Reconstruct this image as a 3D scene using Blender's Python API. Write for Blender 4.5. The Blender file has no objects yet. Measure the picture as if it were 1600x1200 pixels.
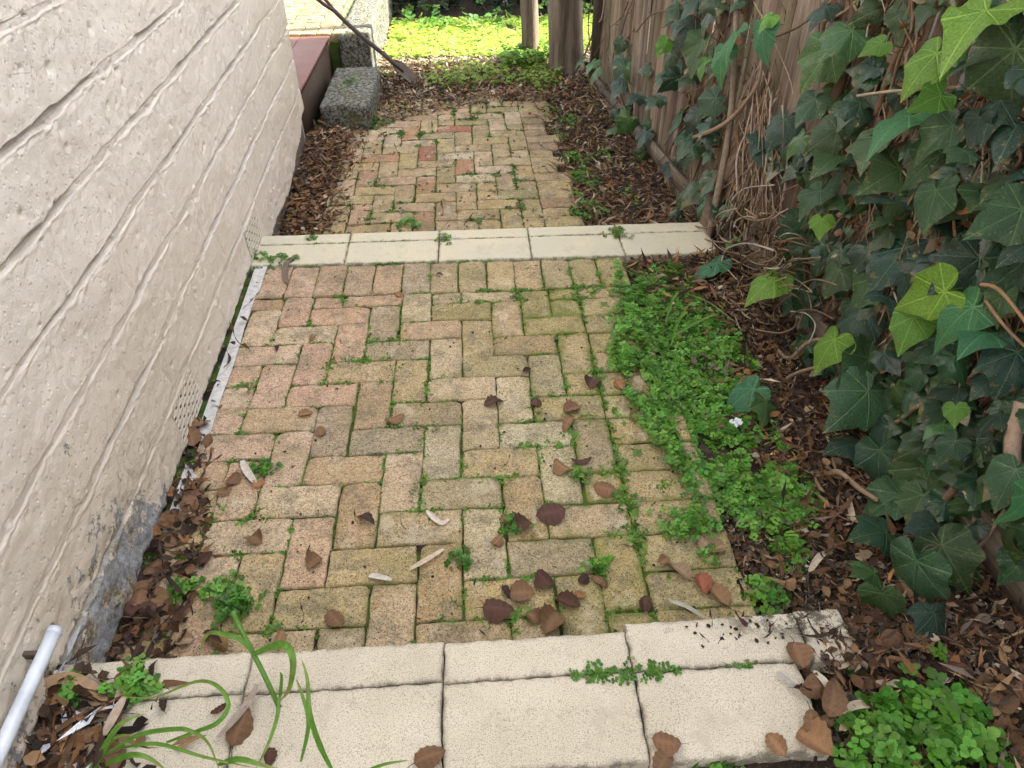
import bpy, math, random
import numpy as np
from mathutils import Vector, Matrix
random.seed(7); RNG = np.random.default_rng(11)
SC = bpy.context.scene; COL = SC.collection
rad = math.radians
# ------------------------------------------------------------------ camera
CX, CY, CZ, PITCH, YAW, ROLL, FPX = -.3962, -2.2729, 1.5672, .696, -.05182, -.0083, 1110.
_c, _s = math.cos(YAW), math.sin(YAW)
_h = Vector((-_s, _c, 0)); _r = Vector((_c, _s, 0)); _z = Vector((0, 0, 1))
CF = _h*math.cos(PITCH) - _z*math.sin(PITCH); _u = _h*math.sin(PITCH) + _z*math.cos(PITCH)
CR = _r*math.cos(ROLL) + _u*math.sin(ROLL); CU = -_r*math.sin(ROLL) + _u*math.cos(ROLL)
CAM0 = Vector((CX, CY, CZ))
cd = bpy.data.cameras.new('camera'); cam = bpy.data.objects.new('camera', cd); COL.objects.link(cam)
cd.sensor_width = 36; cd.lens = 36*FPX/1600; cd.clip_start = .02; cd.clip_end = 500
M = Matrix((CR, CU, -CF)).transposed().to_4x4(); M.translation = CAM0; cam.matrix_world = M
SC.camera = cam
# ------------------------------------------------------------------ world, sun, exposure
SUN_EL, SUN_AZ = rad(40), rad(8)           # azimuth measured from +x towards +y
w = bpy.data.worlds.new('World'); SC.world = w; w.use_nodes = True
nt = w.node_tree; bg = nt.nodes['Background']
sky = nt.nodes.new('ShaderNodeTexSky'); sky.sky_type = 'NISHITA'; sky.sun_disc = False
sky.sun_elevation = SUN_EL; sky.sun_rotation = rad(90) - SUN_AZ; sky.air_density = 1.0; sky.dust_density = 3.0
hs = nt.nodes.new('ShaderNodeHueSaturation'); hs.inputs['Saturation'].default_value = .22
nt.links.new(sky.outputs[0], hs.inputs['Color']); nt.links.new(hs.outputs[0], bg.inputs['Color'])
bg.inputs['Strength'].default_value = .15
sd = bpy.data.lights.new('sun', 'SUN'); so = bpy.data.objects.new('sun', sd); COL.objects.link(so)
sd.energy = 5.0; sd.angle = rad(.6); sd.color = (1, .93, .8)
sdir = Vector((math.cos(SUN_EL)*math.cos(SUN_AZ), math.cos(SUN_EL)*math.sin(SUN_AZ), math.sin(SUN_EL)))
so.rotation_euler = sdir.to_track_quat('Z', 'Y').to_euler(); so.location = (6, 1, 8)
SC.view_settings.view_transform = 'Standard'; SC.view_settings.look = 'None'
SC.view_settings.exposure = 2.14; SC.view_settings.gamma = 1
# ------------------------------------------------------------------ helpers: rays onto real planes
def ray(u, v): return (CF + CR*((u-800)/FPX) + CU*((600-v)/FPX))
def at_z(u, v, z):
    d = ray(u, v); return CAM0 + d*((z-CZ)/d.z)
def at_plane(u, v, n, off):
    d = ray(u, v); n = Vector(n); return CAM0 + d*((off - n.dot(CAM0))/n.dot(d))
def fence_x(y): return .80 - .056*y
def at_fence(u, v, out=0.): return at_plane(u, v, (1, .056, 0), .80 - out)
def wall_x(y): return -1.368 - .04*y
def depth(P): return (P - CAM0).dot(CF)
def px_size(P, px): return px*depth(P)/FPX
# ------------------------------------------------------------------ helpers: noise
_T = np.random.default_rng(5).random((256, 256))
def vn(x, y, s=0):
    x = np.asarray(x, float)+s*17.13; y = np.asarray(y, float)+s*7.77
    xi = np.floor(x).astype(int); yi = np.floor(y).astype(int); fx = x-xi; fy = y-yi
    fx = fx*fx*(3-2*fx); fy = fy*fy*(3-2*fy)
    a = _T[xi & 255, yi & 255]; b = _T[(xi+1) & 255, yi & 255]; c = _T[xi & 255, (yi+1) & 255]; d = _T[(xi+1) & 255, (yi+1) & 255]
    return (a*(1-fx)+b*fx)*(1-fy)+(c*(1-fx)+d*fx)*fy
def fbm(x, y, s=0, o=3):
    r = 0; a = .5; t = 0
    for k in range(o):
        r = r + a*vn(np.asarray(x)*2**k, np.asarray(y)*2**k, s+k*3); t += a; a *= .5
    return r/t
def sstep(a, b, x):
    t = np.clip((np.asarray(x, float)-a)/(b-a), 0, 1); return t*t*(3-2*t)
# ------------------------------------------------------------------ helpers: meshes and objects
def raw_mesh(name, V, F, cols=None, attrs=None, smooth=False):
    me = bpy.data.meshes.new(name)
    V = np.asarray(V, np.float32); me.vertices.add(len(V)); me.vertices.foreach_set('co', V.ravel())
    if isinstance(F, np.ndarray):
        n, k = F.shape; fl = F.ravel(); st = np.arange(n)*k
    else:
        ln = np.fromiter((len(f) for f in F), int, len(F)); n = len(F)
        fl = np.fromiter((i for f in F for i in f), int, int(ln.sum())); st = np.concatenate([[0], np.cumsum(ln)[:-1]])
    me.loops.add(len(fl)); me.loops.foreach_set('vertex_index', fl.astype(np.int32))
    me.polygons.add(n); me.polygons.foreach_set('loop_start', st.astype(np.int32))
    me.update(calc_edges=True)
    if cols is not None:
        a = me.color_attributes.new('tone', 'FLOAT_COLOR', 'POINT'); c = np.ones((len(V), 4), np.float32); c[:, :3] = np.asarray(cols)[:, :3]
        a.data.foreach_set('color', c.ravel())
    for k, v in (attrs or {}).items():
        a = me.attributes.new(k, 'FLOAT', 'POINT'); a.data.foreach_set('value', np.asarray(v, np.float32))
    if smooth: me.polygons.foreach_set('use_smooth', np.ones(n, bool))
    return me
class Acc:
    def __init__(s): s.V = []; s.F = []; s.C = []; s.A = []; s.n = 0
    def add(s, V, F, col=(1, 1, 1), a=0.):
        V = np.asarray(V, float); k = len(V); s.V.append(V)
        s.F += [tuple(i+s.n for i in f) for f in F]
        c = np.asarray(col, float); s.C.append(np.tile(c, (k, 1)) if c.ndim == 1 else c)
        s.A.append(np.full(k, a) if np.isscalar(a) else np.asarray(a, float)); s.n += k
    def mesh(s, name, smooth=False):
        return raw_mesh(name, np.concatenate(s.V), s.F, np.concatenate(s.C), {'mask': np.concatenate(s.A)}, smooth)
def link(name, me, m, parent=None, label=None, cat=None, group=None, kind=None, loc=None):
    o = bpy.data.objects.new(name, me); COL.objects.link(o)
    if me is not None and m is not None and len(me.materials) == 0: me.materials.append(m)
    if parent: o.parent = parent
    if loc is not None: o.location = loc
    if label: o['label'] = label
    if cat: o['category'] = cat
    if group: o['group'] = group
    if kind: o['kind'] = kind
    return o
def empty(name, loc, label, cat, group=None):
    return link(name, None, None, None, label, cat, group, None, loc)
def box_geo(x0, x1, y0, y1, z0, z1, r=.0):
    if r <= 0:
        V = [(x, y, z) for z in (z0, z1) for y in (y0, y1) for x in (x0, x1)]
        return V, [(0, 2, 3, 1), (4, 5, 7, 6), (0, 1, 5, 4), (2, 6, 7, 3), (0, 4, 6, 2), (1, 3, 7, 5)]
    V = []
    rings = [(0, z0), (0, z1-r), (r*.3, z1-r*.3), (r, z1)]
    for d, z in rings: V += [(x0+d, y0+d, z), (x1-d, y0+d, z), (x1-d, y1-d, z), (x0+d, y1-d, z)]
    F = [(3, 2, 1, 0)]
    for k in range(3):
        for i in range(4): F.append((k*4+i, k*4+(i+1) % 4, k*4+4+(i+1) % 4, k*4+4+i))
    F.append((12, 13, 14, 15)); return V, F
def tube_geo(pts, rs, n=6, wob=0.):
    pts = [Vector(p) for p in pts]; V = []; F = []; L = len(pts)
    if not hasattr(rs, '__len__'): rs = [rs]*L
    up = Vector((.13, .2, 1)).normalized()
    for i, p in enumerate(pts):
        t = (pts[min(i+1, L-1)] - pts[max(i-1, 0)]).normalized()
        a = t.cross(up)
        if a.length < .1: a = t.cross(Vector((1, 0, 0)))
        a.normalize(); b = t.cross(a)
        for k in range(n):
            q = 2*math.pi*k/n; rr = rs[i]*(1+wob*(random.random()-.5))
            V.append(p + a*math.cos(q)*rr + b*math.sin(q)*rr)
    for i in range(L-1):
        for k in range(n): F.append((i*n+k, i*n+(k+1) % n, (i+1)*n+(k+1) % n, (i+1)*n+k))
    F.append(tuple(range(n))[::-1]); F.append(tuple((L-1)*n+k for k in range(n)))
    return [tuple(v) for v in V], F
def smooth_path(pts, sub=4):
    P = [Vector(p) for p in pts]; P = [P[0]]+P+[P[-1]]; out = []
    for i in range(1, len(P)-2):
        for k in range(sub):
            t = k/sub; a, b, c, d = P[i-1], P[i], P[i+1], P[i+2]
            out.append(.5*((2*b)+(-a+c)*t+(2*a-5*b+4*c-d)*t*t+(-a+3*b-3*c+d)*t**3))
    out.append(P[-2]); return out
def ribbon_geo(pts, ws, fold=.25, side=None):
    P = [Vector(p) for p in pts]; V = []; F = []; L = len(P)
    for i, p in enumerate(P):
        t = (P[min(i+1, L-1)]-P[max(i-1, 0)]).normalized()
        a = t.cross(Vector(side) if side else Vector((0, 0, 1)))
        if a.length < .05: a = Vector((1, 0, 0))
        a.normalize(); n = a.cross(t); w_ = ws[i]
        V += [p-a*w_+n*w_*fold, p, p+a*w_+n*w_*fold]
    for i in range(L-1):
        for k in (0, 1): F.append((i*3+k, i*3+k+1, i*3+4+k, i*3+3+k))
    return [tuple(v) for v in V], F
def scatter_mesh(name, tv, tf, P, R, S, C, attr=None, jitter=0, smooth=False):
    """template (n,3), faces (m,k) array; P (N,3), R (N,3,3), S (N,) or (N,3), C (N,3)"""
    tv = np.asarray(tv, float); tf = np.asarray(tf, int); N = len(P); n = len(tv)
    S = np.asarray(S, float); S = S[:, None] if S.ndim == 1 else S
    V = np.einsum('nij,nkj->nki', R, tv[None]*S[:, None, :]) + np.asarray(P)[:, None, :]
    F = (tf[None] + (np.arange(N)*n)[:, None, None]).reshape(-1, tf.shape[1])
    c = np.repeat(np.asarray(C), n, 0)
    if jitter: c = c*(1+jitter*(RNG.random((len(c), 1))-.5))
    at = {} if attr is None else {'mask': np.tile(attr, N)}
    return raw_mesh(name, V.reshape(-1, 3), F, c, at, smooth)
def rots(yaw, pitch, roll):
    cy, sy, cp, sp, cr, sr = np.cos(yaw), np.sin(yaw), np.cos(pitch), np.sin(pitch), np.cos(roll), np.sin(roll)
    z = np.zeros_like(cy); o = z+1
    Z = np.stack([cy, -sy, z, sy, cy, z, z, z, o], 1).reshape(-1, 3, 3)
    Y = np.stack([cp, z, sp, z, o, z, -sp, z, cp], 1).reshape(-1, 3, 3)
    X = np.stack([o, z, z, z, cr, -sr, z, sr, cr], 1).reshape(-1, 3, 3)
    return Z @ Y @ X
def in_poly(x, y, poly):
    x = np.asarray(x); y = np.asarray(y); r = np.zeros(x.shape, bool); n = len(poly)
    for i in range(n):
        x1, y1 = poly[i]; x2, y2 = poly[(i+1) % n]
        if y1 == y2: continue
        c = ((y1 > y) != (y2 > y)) & (x < (x2-x1)*(y-y1)/(y2-y1)+x1); r ^= c
    return r
def poly_ground(pts, z): return [tuple(at_z(u, v, z)[:2]) for u, v in pts]
# ------------------------------------------------------------------ materials
class Mat:
    def __init__(s, name, rough=.85, spec=.3):
        s.m = bpy.data.materials.new(name); s.m.use_nodes = True; s.t = s.m.node_tree
        s.b = s.t.nodes['Principled BSDF']; s.b.inputs['Roughness'].default_value = rough
        s.b.inputs['Specular IOR Level'].default_value = spec
        s.tc = s.t.nodes.new('ShaderNodeTexCoord'); s.pos = s.tc.outputs['Object']
    def n(s, typ, **kw):
        x = s.t.nodes.new(typ)
        for k, v in kw.items():
            if k in x.inputs: x.inputs[k].default_value = v
            else: setattr(x, k, v)
        return x
    def l(s, a, b): s.t.links.new(a, b)
    def noise(s, scale, detail=4, rough=.6, vec=None, dist=0):
        x = s.n('ShaderNodeTexNoise'); x.inputs['Scale'].default_value = scale; x.inputs['Detail'].default_value = detail
        x.inputs['Roughness'].default_value = rough; x.inputs['Distortion'].default_value = dist; s.l(vec or s.pos, x.inputs['Vector']); return x.outputs['Fac']
    def voro(s, scale, feature='F1', vec=None):
        x = s.n('ShaderNodeTexVoronoi'); x.feature = feature; x.inputs['Scale'].default_value = scale; s.l(vec or s.pos, x.inputs['Vector']); return x.outputs['Distance']
    def stretch(s, v):
        x = s.n('ShaderNodeMapping'); x.inputs['Scale'].default_value = v; s.l(s.pos, x.inputs['Vector']); return x.outputs[0]
    def ramp(s, f, a, b, lo=0., hi=1.):
        x = s.n('ShaderNodeMapRange'); x.interpolation_type = 'SMOOTHSTEP'
        for k, v in zip(('From Min', 'From Max', 'To Min', 'To Max'), (a, b, lo, hi)): x.inputs[k].default_value = v
        s.l(f, x.inputs['Value']); return x.outputs[0]
    def math(s, op, a, b):
        x = s.n('ShaderNodeMath'); x.operation = op
        for i, v in enumerate((a, b)):
            if isinstance(v, (int, float)): x.inputs[i].default_value = v
            else: s.l(v, x.inputs[i])
        return x.outputs[0]
    def mix(s, f, a, b, mode='MIX'):
        x = s.n('ShaderNodeMix'); x.data_type = 'RGBA'; x.blend_type = mode
        for i, v in ((0, f), (6, a), (7, b)):
            if isinstance(v, (int, float)): x.inputs[i].default_value = v
            elif isinstance(v, (tuple, list)): x.inputs[i].default_value = (*v[:3], 1)
            else: s.l(v, x.inputs[i])
        return x.outputs[2]
    def tone(s): x = s.n('ShaderNodeAttribute'); x.attribute_name = 'tone'; return x.outputs['Color']
    def attr(s, nm): x = s.n('ShaderNodeAttribute'); x.attribute_name = nm; return x.outputs['Fac']
    def bump(s, h, dist, strength=1.):
        x = s.n('ShaderNodeBump'); x.inputs['Distance'].default_value = dist; x.inputs['Strength'].default_value = strength
        s.l(h, x.inputs['Height'])
        if s.b.inputs['Normal'].is_linked: s.l(s.b.inputs['Normal'].links[0].from_socket, x.inputs['Normal'])
        s.l(x.outputs[0], s.b.inputs['Normal']); return s
    def base(s, c):
        if isinstance(c, (tuple, list)): s.b.inputs['Base Color'].default_value = (*c[:3], 1)
        else: s.l(c, s.b.inputs['Base Color'])
        return s
    def translucent(s, c, f=.35):
        tr = s.n('ShaderNodeBsdfTranslucent'); mx = s.n('ShaderNodeMixShader'); mx.inputs[0].default_value = f
        if isinstance(c, (tuple, list)): tr.inputs[0].default_value = (*c, 1)
        else: s.l(c, tr.inputs[0])
        out = s.t.nodes['Material Output']; s.l(s.b.outputs[0], mx.inputs[1]); s.l(tr.outputs[0], mx.inputs[2]); s.l(mx.outputs[0], out.inputs[0]); return s
def mat_brick():
    s = Mat('paver', .9, .25); t = s.tone()
    # blooms of grey and of orange within the clay, dark pits, moss
    bloom = s.ramp(s.noise(11, 6, .72), .47, .62); c = s.mix(s.math('MULTIPLY', bloom, .56), t, (.165, .15, .115))
    org = s.math('MAXIMUM', s.ramp(s.noise(1., 4, .7, s.stretch((38, 7, 7)), .4), .62, .70), s.ramp(s.noise(1., 4, .7, s.stretch((7, 38, 7)), .4), .64, .72)); org = s.math('MULTIPLY', org, s.ramp(s.noise(5, 2), .45, .58)); c = s.mix(s.math('MULTIPLY', org, .62), c, (.47, .20, .105))
    gr_ = s.ramp(s.noise(120, 4, .75), .38, .60, .70, 1.12); grc = s.n('ShaderNodeCombineColor'); [s.l(gr_, grc.inputs[q]) for q in range(3)]; c = s.mix(1., c, grc.outputs[0], 'MULTIPLY')
    pale = s.ramp(s.noise(55, 5, .7), .48, .70); c = s.mix(s.math('MULTIPLY', pale, .35), c, (.60, .52, .38))
    big = s.ramp(s.math('ADD', s.noise(5.0, 7, .78), s.math('MULTIPLY', s.attr('mask'), .22)), .50, .66); c = s.mix(s.math('MULTIPLY', big, .62), c, s.mix(.55, c, (.15, .14, .045)))
    wet = s.ramp(s.noise(8.5, 6, .8, s.stretch((1, 1.3, 1))), .60, .68); c = s.mix(s.math('MULTIPLY', wet, .55), c, (.11, .095, .06))
    lite = s.ramp(s.noise(6.5, 5, .7, s.stretch((1.2, 1, 2))), .54, .66); c = s.mix(s.math('MULTIPLY', lite, .40), c, (.60, .52, .40))
    m = s.attr('mask'); mo = s.ramp(s.math('ADD', s.math('MULTIPLY', s.noise(13, 7, .8), 1.1), m), .86, 1.15)
    c = s.mix(s.math('MULTIPLY', mo, .80), c, (.15, .17, .035))
    grit = s.ramp(s.noise(300, 3, .75), .36, .50); c = s.mix(grit, s.mix(1., c, (.42, .37, .30), 'MULTIPLY'), s.mix(1., c, (1.18, 1.17, 1.14), 'MULTIPLY'))
    dk = s.ramp(s.noise(26, 6, .8), .56, .70); c = s.mix(s.math('MULTIPLY', dk, .5), c, (.12, .10, .07))
    pit = s.ramp(s.voro(110), .14, .26); pm = s.ramp(s.noise(30, 3), .38, .52)
    c = s.mix(s.math('MULTIPLY', s.math('SUBTRACT', 1., pit), pm), c, (.06, .05, .04))
    s.base(c)
    s.bump(s.noise(260, 4, .75), .0030, .9); s.bump(s.math('MINIMUM', s.voro(95), .25), .004, .5); s.bump(s.noise(70, 5, .75), .005, .6); return s.m
def mat_slab(name, c1, c2, speck, dirt):
    s = Mat(name, .88, .25); c = s.mix(s.ramp(s.noise(5, 4), .35, .65), c1, c2)
    c = s.mix(s.math('MULTIPLY', s.ramp(s.noise(22, 5, .75), .55, .78), dirt), c, (.30, .26, .19))
    c = s.mix(s.math('MULTIPLY', s.attr('mask'), s.ramp(s.noise(22, 6, .85), .44, .54)), c, (.07, .06, .045))
    g = s.ramp(s.noise(430, 3, .7), .36, .50); c = s.mix(g, s.mix(1., c, (1-speck,)*3, 'MULTIPLY'), c)
    p = s.math('MULTIPLY', s.math('SUBTRACT', 1., s.ramp(s.voro(170), .12, .26)), s.ramp(s.noise(70, 2), .46, .58))
    p = s.math('MULTIPLY', p, speck*.9)
    st = s.ramp(s.noise(7, 6, .75), .54, .68); c = s.mix(s.math('MULTIPLY', st, dirt), c, (.42, .38, .30))
    c = s.mix(p, c, (.12, .10, .08)); s.base(c)
    s.bump(s.noise(230, 3, .7), .0018, .7); s.bump(s.noise(60, 4), .003, .35); return s.m
def mat_wall():
    s = Mat('painted_masonry', .62, .35)
    c = s.mix(s.ramp(s.noise(2.2, 4), .35, .7), (.80, .73, .665), (.85, .78, .715))
    c = s.mix(s.math('MULTIPLY', s.ramp(s.noise(7, 5, .7), .52, .75), .35), c, (.60, .53, .45))
    c = s.mix(s.math('MULTIPLY', s.ramp(s.noise(5, 6, .8, s.stretch((1, 1, .25))), .56, .70), .30), c, (.50, .45, .40))
    crk = s.ramp(s.voro(7, 'DISTANCE_TO_EDGE'), .0, .012, 1., 0.); c = s.mix(s.math('MULTIPLY', s.math('MULTIPLY', crk, s.ramp(s.noise(4, 2), .60, .66)), .55), c, (.25, .22, .19))
    c = s.mix(s.math('MULTIPLY', s.attr('damp'), .55), c, (.56, .475, .365))
    tan = s.ramp(s.noise(23, 3, .6), .66, .73); c = s.mix(s.math('MULTIPLY', tan, .5), c, (.45, .33, .20))
    pk = s.math('ADD', s.math('MULTIPLY', s.attr('mask'), .62), s.noise(17, 6, .75)); k = s.ramp(pk, .80, .84)
    gr = s.mix(s.ramp(s.noise(60, 4, .8), .35, .65), (.20, .20, .205), (.40, .41, .44))
    gr = s.mix(s.ramp(s.noise(11, 3), .5, .6), gr, s.mix(s.ramp(s.noise(90, 4, .8), .4, .6), (.12, .10, .08), (.42, .35, .26)))
    c = s.mix(k, c, gr); sp = s.ramp(s.noise(120, 2), .735, .76); c = s.mix(s.math('MULTIPLY', sp, .8), c, (.13, .11, .09))
    gm = s.math('MULTIPLY', s.attr('groove_tone'), s.ramp(s.noise(14, 5, .7), .2, .6, .55, 1.)); c = s.mix(s.math('MULTIPLY', gm, .75), c, (.43, .385, .34))  # darker taupe along the course grooves
    sp2 = s.math('MULTIPLY', s.math('SUBTRACT', 1., s.ramp(s.voro(42), .05, .11)), s.ramp(s.noise(6, 3), .5, .6)); c = s.mix(s.math('MULTIPLY', sp2, .6), c, (.42, .36, .30))
    dark = s.attr('dark'); c = s.mix(dark, c, (.03, .028, .03)); s.base(c)  # shade of the vent recesses and wall-foot gap painted in near-black
    rr = s.ramp(k, 0, 1, .55, .95); s.l(rr, s.b.inputs['Roughness'])
    s.bump(s.noise(210, 5, .8), .0035, .8); s.bump(s.noise(75, 5, .7), .0018, .5); s.bump(s.ramp(s.voro(55), .05, .30), .003, .6); s.bump(s.math('MULTIPLY', k, -1.), .004, .8)
    s.bump(s.math('MULTIPLY', s.math('MINIMUM', s.voro(38), .2), s.ramp(s.noise(12, 2), .55, .65)), .006, .5); return s.m
def mat_soil():
    s = Mat('soil', .97, .1)
    c = s.mix(s.ramp(s.noise(30, 6, .8), .3, .7), (.035, .028, .022), (.11, .085, .065))
    c = s.mix(s.math('MULTIPLY', s.ramp(s.voro(160), .3, .1), .5), c, (.25, .21, .17)); s.base(c)
    s.bump(s.noise(90, 6, .8), .015, 1); return s.m
def mat_joint():
    s = Mat('joint_soil', .97, .1)
    c = s.mix(s.ramp(s.noise(9, 5, .7), .40, .55), (.035, .028, .022), (.075, .12, .025)); s.base(c)
    s.bump(s.noise(300, 4, .8), .004, 1); return s.m
def mat_tone(name, rough=.8, spec=.25, bump=(120, .002), trans=0., var=.3):
    s = Mat(name, rough, spec); t = s.tone(); c = s.mix(s.ramp(s.noise(60, 4, .7), .3, .7), s.mix(1., t, (1-var,)*3, 'MULTIPLY'), t); s.base(c)
    s.bump(s.noise(bump[0], 3, .7), bump[1], .7)
    if trans: s.translucent(c, trans)
    return s.m
def mat_leaf(name, rough, spec, trans, vein, coat=0.):
    s = Mat(name, rough, spec); t = s.tone(); lx, ly = s.attr('lx'), s.attr('ly'); M = s.math
    th = M('ABSOLUTE', M('ARCTAN2', lx, ly), 0); r = M('SQRT', M('ADD', M('MULTIPLY', lx, lx), M('MULTIPLY', ly, ly)), 0); vs = math.radians(47)
    dl = M('ABSOLUTE', M('WRAP', th, 0), 0); dl.node.inputs[1].default_value = vs/2; dl.node.inputs[0].links[0].from_node.inputs[1].default_value = vs/2; dl.node.inputs[0].links[0].from_node.inputs[2].default_value = -vs/2
    cr, al = M('MULTIPLY', r, M('SINE', dl, 0)), M('MULTIPLY', r, M('COSINE', dl, 0))
    main = s.ramp(cr, .006, .020, 1., 0.); sec = M('PINGPONG', M('SUBTRACT', al, M('MULTIPLY', cr, 1.15)), .062); sec = M('MULTIPLY', s.ramp(sec, .002, .010, 1., 0.), .45)
    v = M('MAXIMUM', main, sec); fine = s.ramp(s.voro(190, 'DISTANCE_TO_EDGE'), .0, .06, .22, 0.); v = M('MAXIMUM', v, fine)
    c = s.mix(s.ramp(s.noise(22, 4, .6), .35, .7), s.mix(1., t, (.62, .68, .6), 'MULTIPLY'), t)
    c = s.mix(M('MULTIPLY', s.ramp(s.noise(24, 3), .66, .69), .85), c, (.38, .29, .15)); edge = s.ramp(r, .52, .72); c = s.mix(M('MULTIPLY', M('MULTIPLY', edge, s.ramp(s.noise(9, 3), .55, .62)), .7), c, (.20, .15, .06))
    c = s.mix(M('MULTIPLY', v, vein), c, s.mix(.35, s.mix(1., t, (3.2, 2.9, 3), 'MULTIPLY'), (.35, .46, .20))); s.base(c)
    s.b.inputs['Coat Weight'].default_value = coat; s.b.inputs['Coat Roughness'].default_value = .22; s.b.inputs['Roughness'].default_value = rough; s.bump(s.noise(30, 2), .010, .6); s.bump(M('MULTIPLY', v, -1.), .0018, 1.); s.translucent(c, trans); return s.m
def mat_dead():
    s = Mat('dead_leaf', .5, .22); t = s.tone()
    c = s.mix(s.ramp(s.noise(45, 5, .7), .35, .68), s.mix(1., t, (.5, .45, .42), 'MULTIPLY'), t)
    c = s.mix(s.math('MULTIPLY', s.attr('mask'), .30), c, s.mix(1., t, (1.7, 1.6, 1.5), 'MULTIPLY')); s.base(c); s.bump(s.noise(90, 3), .003, .6); s.bump(s.attr('mask'), .002, .8)
    s.translucent(c, .12); return s.m
def mat_wood(name, c1, c2, axis=(30, 30, 1.6), rough=.85):
    s = Mat(name, rough, .2); v = s.stretch(axis); g = s.noise(1.0, 6, .7, v, .3)
    c = s.mix(s.ramp(g, .3, .68), c1, c2); c = s.mix(s.math('MULTIPLY', s.ramp(s.noise(3.2, 5, .7, v), .6, .7), .7), c, (.05, .035, .025))
    c = s.mix(s.math('MULTIPLY', s.ramp(s.noise(4, 3), .5, .75), .3), c, (.32, .29, .25)); c = s.mix(1., c, s.tone(), 'MULTIPLY'); s.base(c)
    s.bump(g, .02, .6); s.bump(s.noise(4, 5, .7, v), .008, .6); return s.m
def mat_plain(name, c, rough=.6, spec=.4, bump=None, var=(.8, 8)):
    s = Mat(name, rough, spec); s.base(s.mix(s.ramp(s.noise(var[1], 5, .7), .35, .65), tuple(x*var[0] for x in c), c))
    if bump: s.bump(s.noise(bump[0], 4, .7), bump[1], .8)
    return s.m
def mat_stone():
    s = Mat('rough_concrete', .95, .15)
    c = s.mix(s.ramp(s.noise(45, 6, .85), .42, .60), (.05, .048, .04), (.36, .36, .31))
    c = s.mix(s.math('MULTIPLY', s.ramp(s.noise(9, 4), .5, .66), .6), c, (.16, .15, .055)); s.base(c)
    s.bump(s.noise(55, 6, .85), .02, 1); return s.m
BRICK = mat_brick(); WALL = mat_wall(); SOIL = mat_soil(); JOINT = mat_joint(); DEAD = mat_dead()
SLAB = mat_slab('cream_slab', (.61, .55, .445), (.54, .485, .385), .55, .65)
SLAB2 = mat_slab('smooth_cream_slab', (.59, .54, .395), (.55, .51, .40), .18, .5)
LITTER = mat_tone('litter', .8, .2, trans=.08); SPRIG = mat_tone('weed_leaf', .5, .4, (60, .001), .35, .25)
IVY = mat_leaf('ivy_leaf', .34, .5, .08, .26, .18); IVYB = mat_leaf('young_ivy_leaf', .38, .5, .38, .30, .15)
STEM = mat_tone('vine_stem', .85, .2, (90, .004)); GRASS = mat_tone('grass_blade', .4, .4, (80, .001), .35, .2)
PALE = mat_wood('fence_timber', (.11, .083, .06), (.31, .245, .185)); RAILM = mat_wood('rail_timber', (.09, .068, .05), (.22, .175, .135), (26, 1.6, 26)); BARK = mat_wood('bark', (.075, .058, .043), (.22, .172, .13), (14, 14, 1.2))
STONE = mat_stone(); PIPE = mat_plain('white_plastic', (.66, .71, .80), .35, .5, (20, .001), (.72, 9))
PORCH = mat_plain('porch_tile', (.20, .085, .065), .55, .4, (90, .001)); PORCHS = mat_plain('porch_side', (.075, .05, .035), .7, .3, (60, .002))
IRON = mat_plain('rusty_iron', (.085, .06, .05), .7, .4, (80, .002)); HAFT = mat_plain('worn_handle', (.07, .05, .045), .6, .3, (60, .002))
# ------------------------------------------------------------------ ground sheet
def g_height(x, y):
    left = np.where(y < -1.6, .13, 0.)
    zl = -.24 + (.21)*sstep(.74, .56, y) + .16*sstep(-1.47, -1.53, y)          # under the paving: sharp steps
    zr = -.225 + .205*sstep(1.15, .35, y) + .15*sstep(-1.15, -1.75, y)            # beside it: a slope
    k = sstep(.24, .42, x)*sstep(6, 4, y)
    z = zl*(1-k)+zr*k
    z = z + k*(.05*sstep(.35, .85, x) + .03*(fbm(x*7, y*7, 2)-.5)) + .012*(fbm(x*14, y*14, 4)-.5)*sstep(.6, .9, y)
    z = z + .05*sstep(-1.05, -1.4, x)*sstep(.75, 1.0, y)*sstep(2.9, 2.4, y)
    return z
def axis(fine0, fine1, st, far): return np.concatenate([[-v for v in far][::-1], np.arange(fine0, fine1, st), far])
gx = np.concatenate([[-90, -40, -15, -6, -3], np.arange(-1.7, 1.25, .025), [1.4, 2, 3, 6, 15, 40, 90]])
gy = np.concatenate([[-90, -40, -15, -6, -3], np.arange(-2.4, 5.4, .025), np.arange(5.5, 9, .25), [10, 14, 25, 50, 90]])
GX, GY = np.meshgrid(gx, gy); GZ = g_height(GX, GY); nx, ny = len(gx), len(gy)
idx = np.arange(nx*ny).reshape(ny, nx)
Fg = np.stack([idx[:-1, :-1], idx[:-1, 1:], idx[1:, 1:], idx[1:, :-1]], -1).reshape(-1, 4)
link('ground', raw_mesh('ground', np.stack([GX, GY, GZ], -1).reshape(-1, 3), Fg, smooth=True), SOIL, kind='structure', label='dark soil ground running beside and under the brick paving', cat='ground')
def gh(x, y): return float(g_height(np.array([x]), np.array([y]))[0])
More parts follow.
